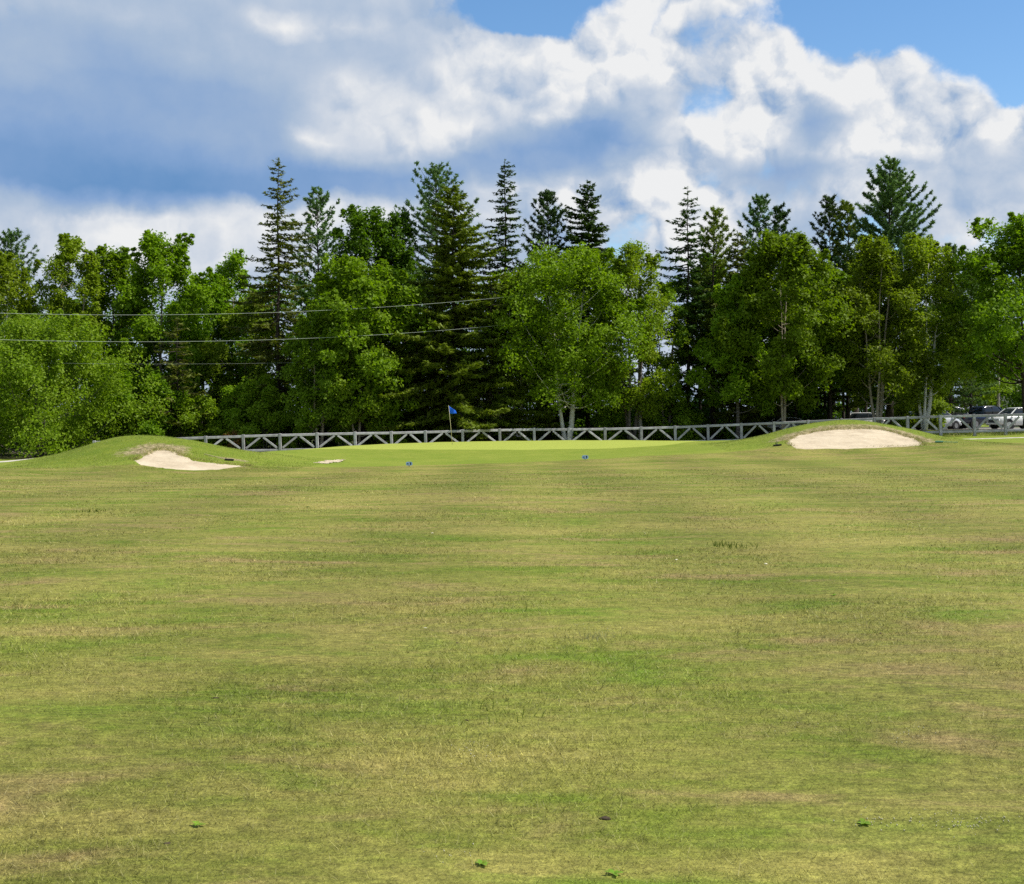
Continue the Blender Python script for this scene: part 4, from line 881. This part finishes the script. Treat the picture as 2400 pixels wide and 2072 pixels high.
# ------------------------------------------------------------------ small blue signs on the turf
def mat_sign():
    t = NT('sign_blue'); return t.surf(t.bsdf(c4(.26, .42, .60), .5, .4))
M['sign'] = mat_sign(); M['sign_dark'] = mat_plain('sign_dark', (.03, .075, .12), .5, .4); M['sign_white'] = mat_plain('sign_pale', (.55, .66, .78), .5, .4)
def sign(px, py, label, flip):
    x, y = hit(px, py, 44, 60); g = gz(x, y); s_ = y / F; root = thing('tee_sign', label, 'sign', (x, y, g), R(6 * flip))
    hh = .055; hgt = 9 * s_; w = 15.5 * s_
    pl = MB(); n_ = 14; prof = []
    for k in range(n_):
        a = 2 * math.pi * k / n_; cx_ = math.copysign(abs(math.cos(a)) ** .55, math.cos(a)) * w / 2; cz_ = math.copysign(abs(math.sin(a)) ** .55, math.sin(a)) * hgt / 2 + hh + hgt / 2; prof.append((cx_, cz_))
    pl.add([(a, -.012, b) for a, b in prof] + [(a, .012, b) for a, b in prof], [tuple(range(n_ - 1, -1, -1))[::-1], tuple(range(2 * n_ - 1, n_ - 1, -1))] + [(k, n_ + k, n_ + (k + 1) % n_, (k + 1) % n_) for k in range(n_)])
    pl.build('panel', M['sign'], root)
    MB().tube([(0, .02, -.12), (0, .02, hh + hgt * .4)], .012, 6).build('stake', M['sign_dark'], root)
    q = w / 16 * flip
    mk = MB()      # dark cart-like figure and slanted stroke printed on the panel
    for (cx_, cz_, sx, sz) in ((2.6, 6.6, 5.2, 2.2), (3.4, 4.2, 3.2, 3.0), (3.2, 1.9, 1.6, 1.8), (-3.2, 5.0, 3.8, 1.6), (-4.6, 4.3, 2.0, 1.2), (-2.2, 1.8, 1.5, 1.4)):
        mk.box(cx_ * q, -.0145, hh + cz_ * hgt / 9, sx * abs(q), .003, sz * hgt / 9)
    mk.build('printed_figure', M['sign_dark'], root)
    pk = MB(); pk.box(-.2 * q, -.0165, hh + 4.6 * hgt / 9, 1.4 * abs(q), .003, 6.0 * hgt / 9, Matrix.Translation((0, 0, 0))); pk.build('pale_stroke', M['sign_white'], root)
sign(959, 1094.5, 'small pale blue oval marker sign left on the fairway before the green', 1)
sign(1371.5, 1079, 'small pale blue oval marker sign right on a short stake', 1)

# ------------------------------------------------------------------ bunker rakes
M['rake_green'] = mat_plain('rake_green', (.10, .26, .17), .5, .4); M['rake_handle'] = mat_plain('rake_handle', (.42, .36, .18), .6, .3); M['rake_black'] = mat_plain('rake_black', (.012, .013, .012), .5, .3)
def rake(px, py, label, w, ang, hang, hl, head, handle, d0, d1):
    x, y = hit(px, py, d0, d1); g = gz(x, y); gx_, gy_ = (gz(x + .2, y) - gz(x - .2, y)) / .4, (gz(x, y + .2) - gz(x, y - .2)) / .4
    root = thing('bunker_rake', label, 'rake', (x, y, g + .035), 0)
    sl = lambda dx, dy, dz=0: (dx, dy, gx_ * dx + gy_ * dy + dz)
    c_, s_ = math.cos(R(ang)), math.sin(R(ang)); hb = MB(); a, b = sl(-w / 2 * c_, -w / 2 * s_), sl(w / 2 * c_, w / 2 * s_); hb.tube([a, b], .045, 6); hb.build('head', head, root)
    tm = MB()
    for k in range(9):
        f_ = -.46 + .92 * k / 8; p = sl(w * f_ * c_, w * f_ * s_); tm.tube([p, (p[0] + s_ * .10, p[1] - c_ * .10, p[2] + .05)], [.014, .008], 4)
    tm.build('tine_row', head, root)
    e = sl(hl * math.cos(R(hang)), hl * math.sin(R(hang)), .03); MB().tube([(0, 0, 0), e], .014, 6).build('handle', handle, root)
rake(537, 1080.5, 'black rake lying on the grass beside the left bunker', .34, 30, 150, 1.3, M['rake_black'], M['rake_handle'], 40, 56)
rake(1822, 1045.5, 'dark rake lying at the left end of the right bunker', .38, -3, 80, 1.0, M['rake_black'], M['rake_black'], 50, 70)
rake(2201, 1037.5, 'green rake lying on the grass right of the right bunker', .36, 4, -18, .85, M['rake_green'], M['rake_green'], 50, 72)

# ------------------------------------------------------------------ small things on the fairway
M['weed'] = mat_leaf('weed_leaf', (.128, .240, .018), (.210, .330, .030), (.270, .375, .060), .35, .2)
M['weed_dark'] = mat_leaf('weed_dark', (.08, .12, .012), (.13, .17, .022), (.18, .2, .04), .3, .2)
M['straw'] = mat_leaf('straw', (.34, .32, .14), (.45, .42, .22), (.5, .46, .3), .3, .2)
M['clover'] = mat_plain('clover_head', (.40, .38, .25), .8, .1); M['pale'] = mat_plain('pale_cap', (.56, .53, .38), .6, .3); M['soil'] = mat_plain('soil', (.055, .042, .028), .95, .1, 30, .3); M['chip'] = mat_plain('bark_chip', (.10, .075, .05), .9, .1, 30, .3); M['pink'] = mat_plain('pink_litter', (.55, .20, .14), .7, .2)
def rosette(px, py, label, rad, n, mat='weed', up=.35):
    x, y = hit(px, py, 3, 50); g = gz(x, y); root = thing('weed_plant', label, 'weed', (x, y, g), 0, 'leafy weeds in the fairway')
    for k in range(n):
        a = k * 2.4 + random.uniform(-.3, .3); L = .45 * rad * random.uniform(.6, 1.1); wv = L * .24; u_ = up * random.uniform(.6, 1.4); V = []; Fq = []
        for i in range(5):
            s_ = i / 4; ww = wv * math.sin(math.pi * (.08 + .88 * s_)) ; cx_, cz_ = L * s_, L * u_ * (s_ - .55 * s_ * s_) * 1.6 + .004
            for sg in (-1, 1): V.append((cx_ * math.cos(a) - sg * ww * math.sin(a), cx_ * math.sin(a) + sg * ww * math.cos(a), cz_ + .25 * ww * abs(sg)))
        for i in range(4): Fq.append((2 * i, 2 * i + 1, 2 * i + 3, 2 * i + 2))
        MB().add(V, Fq).build('leaf', M[mat], root)
for a in [(1130, 2040, 'bright green weed near the bottom middle of the fairway', .09, 8), (2025, 1945, 'bright green plantain weed at lower right before the clover patch', .09, 9), (1440, 2062, 'small green weed at the bottom edge right of the middle', .08, 7), (465, 1940, 'spiky green weed at lower left', .07, 8),
          (1955, 1399, 'green weed at the right of the middle fairway', .11, 8), (1528, 1302, 'tiny green weed left of the white speck in mid fairway', .10, 7), (720, 1190, 'dark weed tuft in the far left fairway', .14, 7, 'weed_dark')]: rosette(*a)
def grass_clump(px, py, label, w, h, n, mat='weed_dark'):
    x, y = hit(px, py, 3, 50); root = thing('grass_clump', label, 'grass clump', (x, y, gz(x, y)), 0, 'taller grass clumps left by the mower'); V, Fq = [], []
    for k in range(n):
        bx, by = random.gauss(0, w * .36), random.gauss(0, w * .34); lx_, ly_ = random.gauss(0, h * .35), random.gauss(0, h * .2); hh = h * random.uniform(.5, 1.1); ww = .0008 + y * .00022; i0 = len(V); z0 = gz(x + bx, y + by) - gz(x, y)
        V += [(bx - ww, by, z0), (bx + ww, by, z0), (bx + lx_ * .4 + ww * .7, by + ly_ * .4, z0 + hh * .6), (bx + lx_ * .4 - ww * .7, by + ly_ * .4, z0 + hh * .6), (bx + lx_, by + ly_, z0 + hh)]; Fq += [(i0, i0 + 1, i0 + 2, i0 + 3), (i0 + 3, i0 + 2, i0 + 4)]
    MB().add(V, Fq).build('blades', M[mat], root)['kind'] = 'stuff'
grass_clump(1712, 1283, 'dark clump of taller grass in the middle distance right of centre', .42, .085, 46)
grass_clump(1385, 1495, 'wispy pale seed head clump in the fairway right of centre', .35, .05, 50, 'straw')
grass_clump(215, 1200, 'short dark grass tuft in the far left fairway', .3, .07, 30)
grass_clump(1190, 1680, 'thin clump of upright dark stalks near the lower middle', .40, .055, 12)
def lump(name, px, py, label, cat, r, mat, flat=.5, group=None):
    x, y = hit(px, py, 3, 60); r *= .42; root_z = gz(x, y); mb = MB(); n_, m_ = 9, 5; V = []
    for j in range(m_ + 1):
        t_ = j / m_ * math.pi / 2
        for i in range(n_):
            a = 2 * math.pi * i / n_; k_ = random.uniform(.75, 1.2); V.append((r * k_ * math.cos(t_) * math.cos(a) * 1.3, r * k_ * math.cos(t_) * math.sin(a), r * flat * math.sin(t_) * random.uniform(.8, 1.2) - .012))
    Fq = [(j * n_ + i, j * n_ + (i + 1) % n_, (j + 1) * n_ + (i + 1) % n_, (j + 1) * n_ + i) for j in range(m_) for i in range(n_)]
    mb.add(V, Fq + [tuple(range(n_ - 1, -1, -1))]); o = mb.build(name, mat, None, True); o.location = (x, y, root_z + .008); tag(o, label, cat, group)
for a in [('mushroom', 2066, 1594, 'pale flat mushroom cap at right in the near fairway', 'mushroom', .030), ('mushroom', 1013, 1250, 'pale speck of a mushroom in the far middle fairway', 'mushroom', .045), ('mushroom', 1093, 1359, 'pale mushroom cap in mid fairway left of centre', 'mushroom', .035), ('mushroom', 997, 1474, 'pale mushroom cap in the fairway left of the wispy clump', 'mushroom', .030),
          ('mushroom', 1585, 1312, 'small white mushroom cap right of the tiny weed', 'mushroom', .034), ('mushroom', 1795, 1322, 'white mushroom cap right of centre in mid fairway', 'mushroom', .040), ('mushroom', 412, 1518, 'small pale mushroom cap in the left fairway', 'mushroom', .026)]:
    lump(*a[:5], a[5], M['pale'], .7, 'pale mushroom caps in the turf')
for a in [('turf_divot', 1418, 1920, 'dark upturned divot of soil near the bottom middle', 'divot', .045), ('turf_divot', 1093, 1690, 'small dark divot beside the upright stalks', 'divot', .022), ('turf_divot', 2064, 1484, 'dark bark chip lying in the right fairway', 'bark chip', .024), ('turf_divot', 1072, 1508, 'dark bark chip left of the wispy clump', 'bark chip', .024),
          ('turf_divot', 160, 1413, 'small dark divot in the left fairway', 'divot', .024), ('turf_divot', 505, 1637, 'dark scuffed divot in the lower left fairway', 'divot', .040), ('turf_divot', 1995, 1371, 'tiny dark chip in the right middle fairway', 'bark chip', .022), ('turf_divot', 392, 1984, 'pale sided divot at the lower left', 'divot', .030)]:
    lump(*a[:5], a[5], M['soil'] if 'divot' in a[3] else M['chip'], .55, 'dark divots and chips in the turf')
lump('pink_scrap', 1800, 1727, 'faded pink scrap in the grass at lower right', 'litter', .018, M['pink'], .5)

# ------------------------------------------------------------------ grass: short mown blades, thinning with distance
def blades():
    xs, ys, hs, ws, zone = [], [], [], [], []
    for d0, d1, dens in ((3.6, 5, 4800), (5, 6.5, 3700), (6.5, 8.5, 2500), (8.5, 11.5, 1350), (11.5, 16, 600), (16, 23, 230), (23, 33, 100), (33, 46, 48)):
        hw = .46 * d1 + 1.2; n = int((d1 - d0) * 2 * hw * dens); x = rng.uniform(-hw, hw, n); y = rng.uniform(d0, d1, n); k = np.abs(x) < .46 * y + 1.2; x, y = x[k], y[k]; n = len(x)
        xs.append(x); ys.append(y); hs.append(np.clip(.010 + .008 * rng.gamma(2.0, .8, n), .008, .05)); ws.append(np.maximum(.0021, .00052 * y) * rng.uniform(.7, 1.4, n)); zone.append(np.zeros(n))
    # coarse grass on the mounds and along the bunker lips
    n = 26000; x = np.r_[rng.uniform(-21, -8, n), rng.uniform(10, 24, n)]; y = np.r_[rng.uniform(46.5, 57, n), rng.uniform(59.5, 69, n)]
    k = np.minimum(np.minimum(sdist(x, y, polyL), sdist(x, y, polyR)), 9) > .05; x, y = x[k], y[k]; n = len(x)
    xs.append(x); ys.append(y); hs.append(rng.uniform(.02, .055, n)); ws.append(.012 * rng.uniform(.7, 1.4, n)); zone.append(np.full(n, .5))
    for poly, n in ((polyL, 2600), (polyR, 4200)):
        pa = np.array(poly); i = rng.integers(0, len(pa), n); t = rng.uniform(0, 1, n)[:, None]; q = pa[i] * (1 - t) + pa[(i + 1) % len(pa)] * t + np.c_[rng.normal(0, .10, n), rng.normal(.02, .14, n)]
        back = q[:, 1] > np.percentile(pa[:, 1], 38); q = q[back]; m = len(q)
        xs.append(q[:, 0]); ys.append(q[:, 1]); hs.append(rng.uniform(.04, .13, m)); ws.append(.014 * rng.uniform(.6, 1.4, m)); zone.append(np.where(rng.uniform(0, 1, m) < .6, 1.0, .5))
    # longer grass at the foot of the fence and behind it
    n = 9000; x = rng.uniform(-20, 33, n); y = np.interp(x, fence_x, fence_y) + rng.uniform(-.6, 3.0, n)
    xs.append(x); ys.append(y); hs.append(rng.uniform(.08, .34, n)); ws.append(.022 * rng.uniform(.6, 1.4, n)); zone.append(np.where(rng.uniform(0, 1, n) < .25, 1.0, .5))
    x, y, h, w, zn = map(np.concatenate, (xs, ys, hs, ws, zone)); n = len(x); z = zg(x, y) - .004
    a = rng.uniform(0, 2 * np.pi, n); lean = rng.uniform(.4, 1.7, n) * h; la = rng.uniform(0, 2 * np.pi, n)
    dx, dy = np.cos(a) * w / 2, np.sin(a) * w / 2
    v = np.stack([np.c_[x - dx, y - dy, z], np.c_[x + dx, y + dy, z], np.c_[x + np.cos(la) * lean, y + np.sin(la) * lean, z + h]], 1).reshape(-1, 3)
    m = fast_mesh('grass', v, np.arange(3 * n, dtype=np.int32).reshape(-1, 3)); at = m.attributes.new('blade_zone', 'FLOAT', 'POINT'); at.data.foreach_set('value', np.repeat(zn, 3).astype(np.float32))
    tag(obj('grass', m, M['blade']), 'short mown grass blades of the fairway and mounds', 'grass', kind='stuff'); return n
blades()

def clover():
    V, Fq = [], []
    for px, py, n, sx in ((2270, 1940, 70, 150), (2060, 1935, 25, 90), (1120, 1772, 26, 60), (1400, 1478, 20, 80), (330, 1320, 18, 80), (2150, 1735, 16, 120), (1010, 2020, 10, 120), (1900, 1700, 10, 200)):
        for k in range(n):
            x, y = hit(px + random.gauss(0, sx * .5), py + random.gauss(0, 12), 3, 30); z = gz(x, y) + random.uniform(.012, .022); r = random.uniform(.0016, .0034); i0 = len(V)
            V += [(x - r, y, z), (x, y - r, z), (x + r, y, z), (x, y + r, z), (x, y, z + r), (x, y, z - r * 3)]
            Fq += [(i0 + a, i0 + (a + 1) % 4, i0 + 4) for a in range(4)] + [(i0 + (a + 1) % 4, i0 + a, i0 + 5) for a in range(4)]
    tag(MB().add(V, Fq).build('clover_flowers', M['clover'], None, True), 'tiny white clover heads scattered in the near turf', 'clover', kind='stuff')
clover()
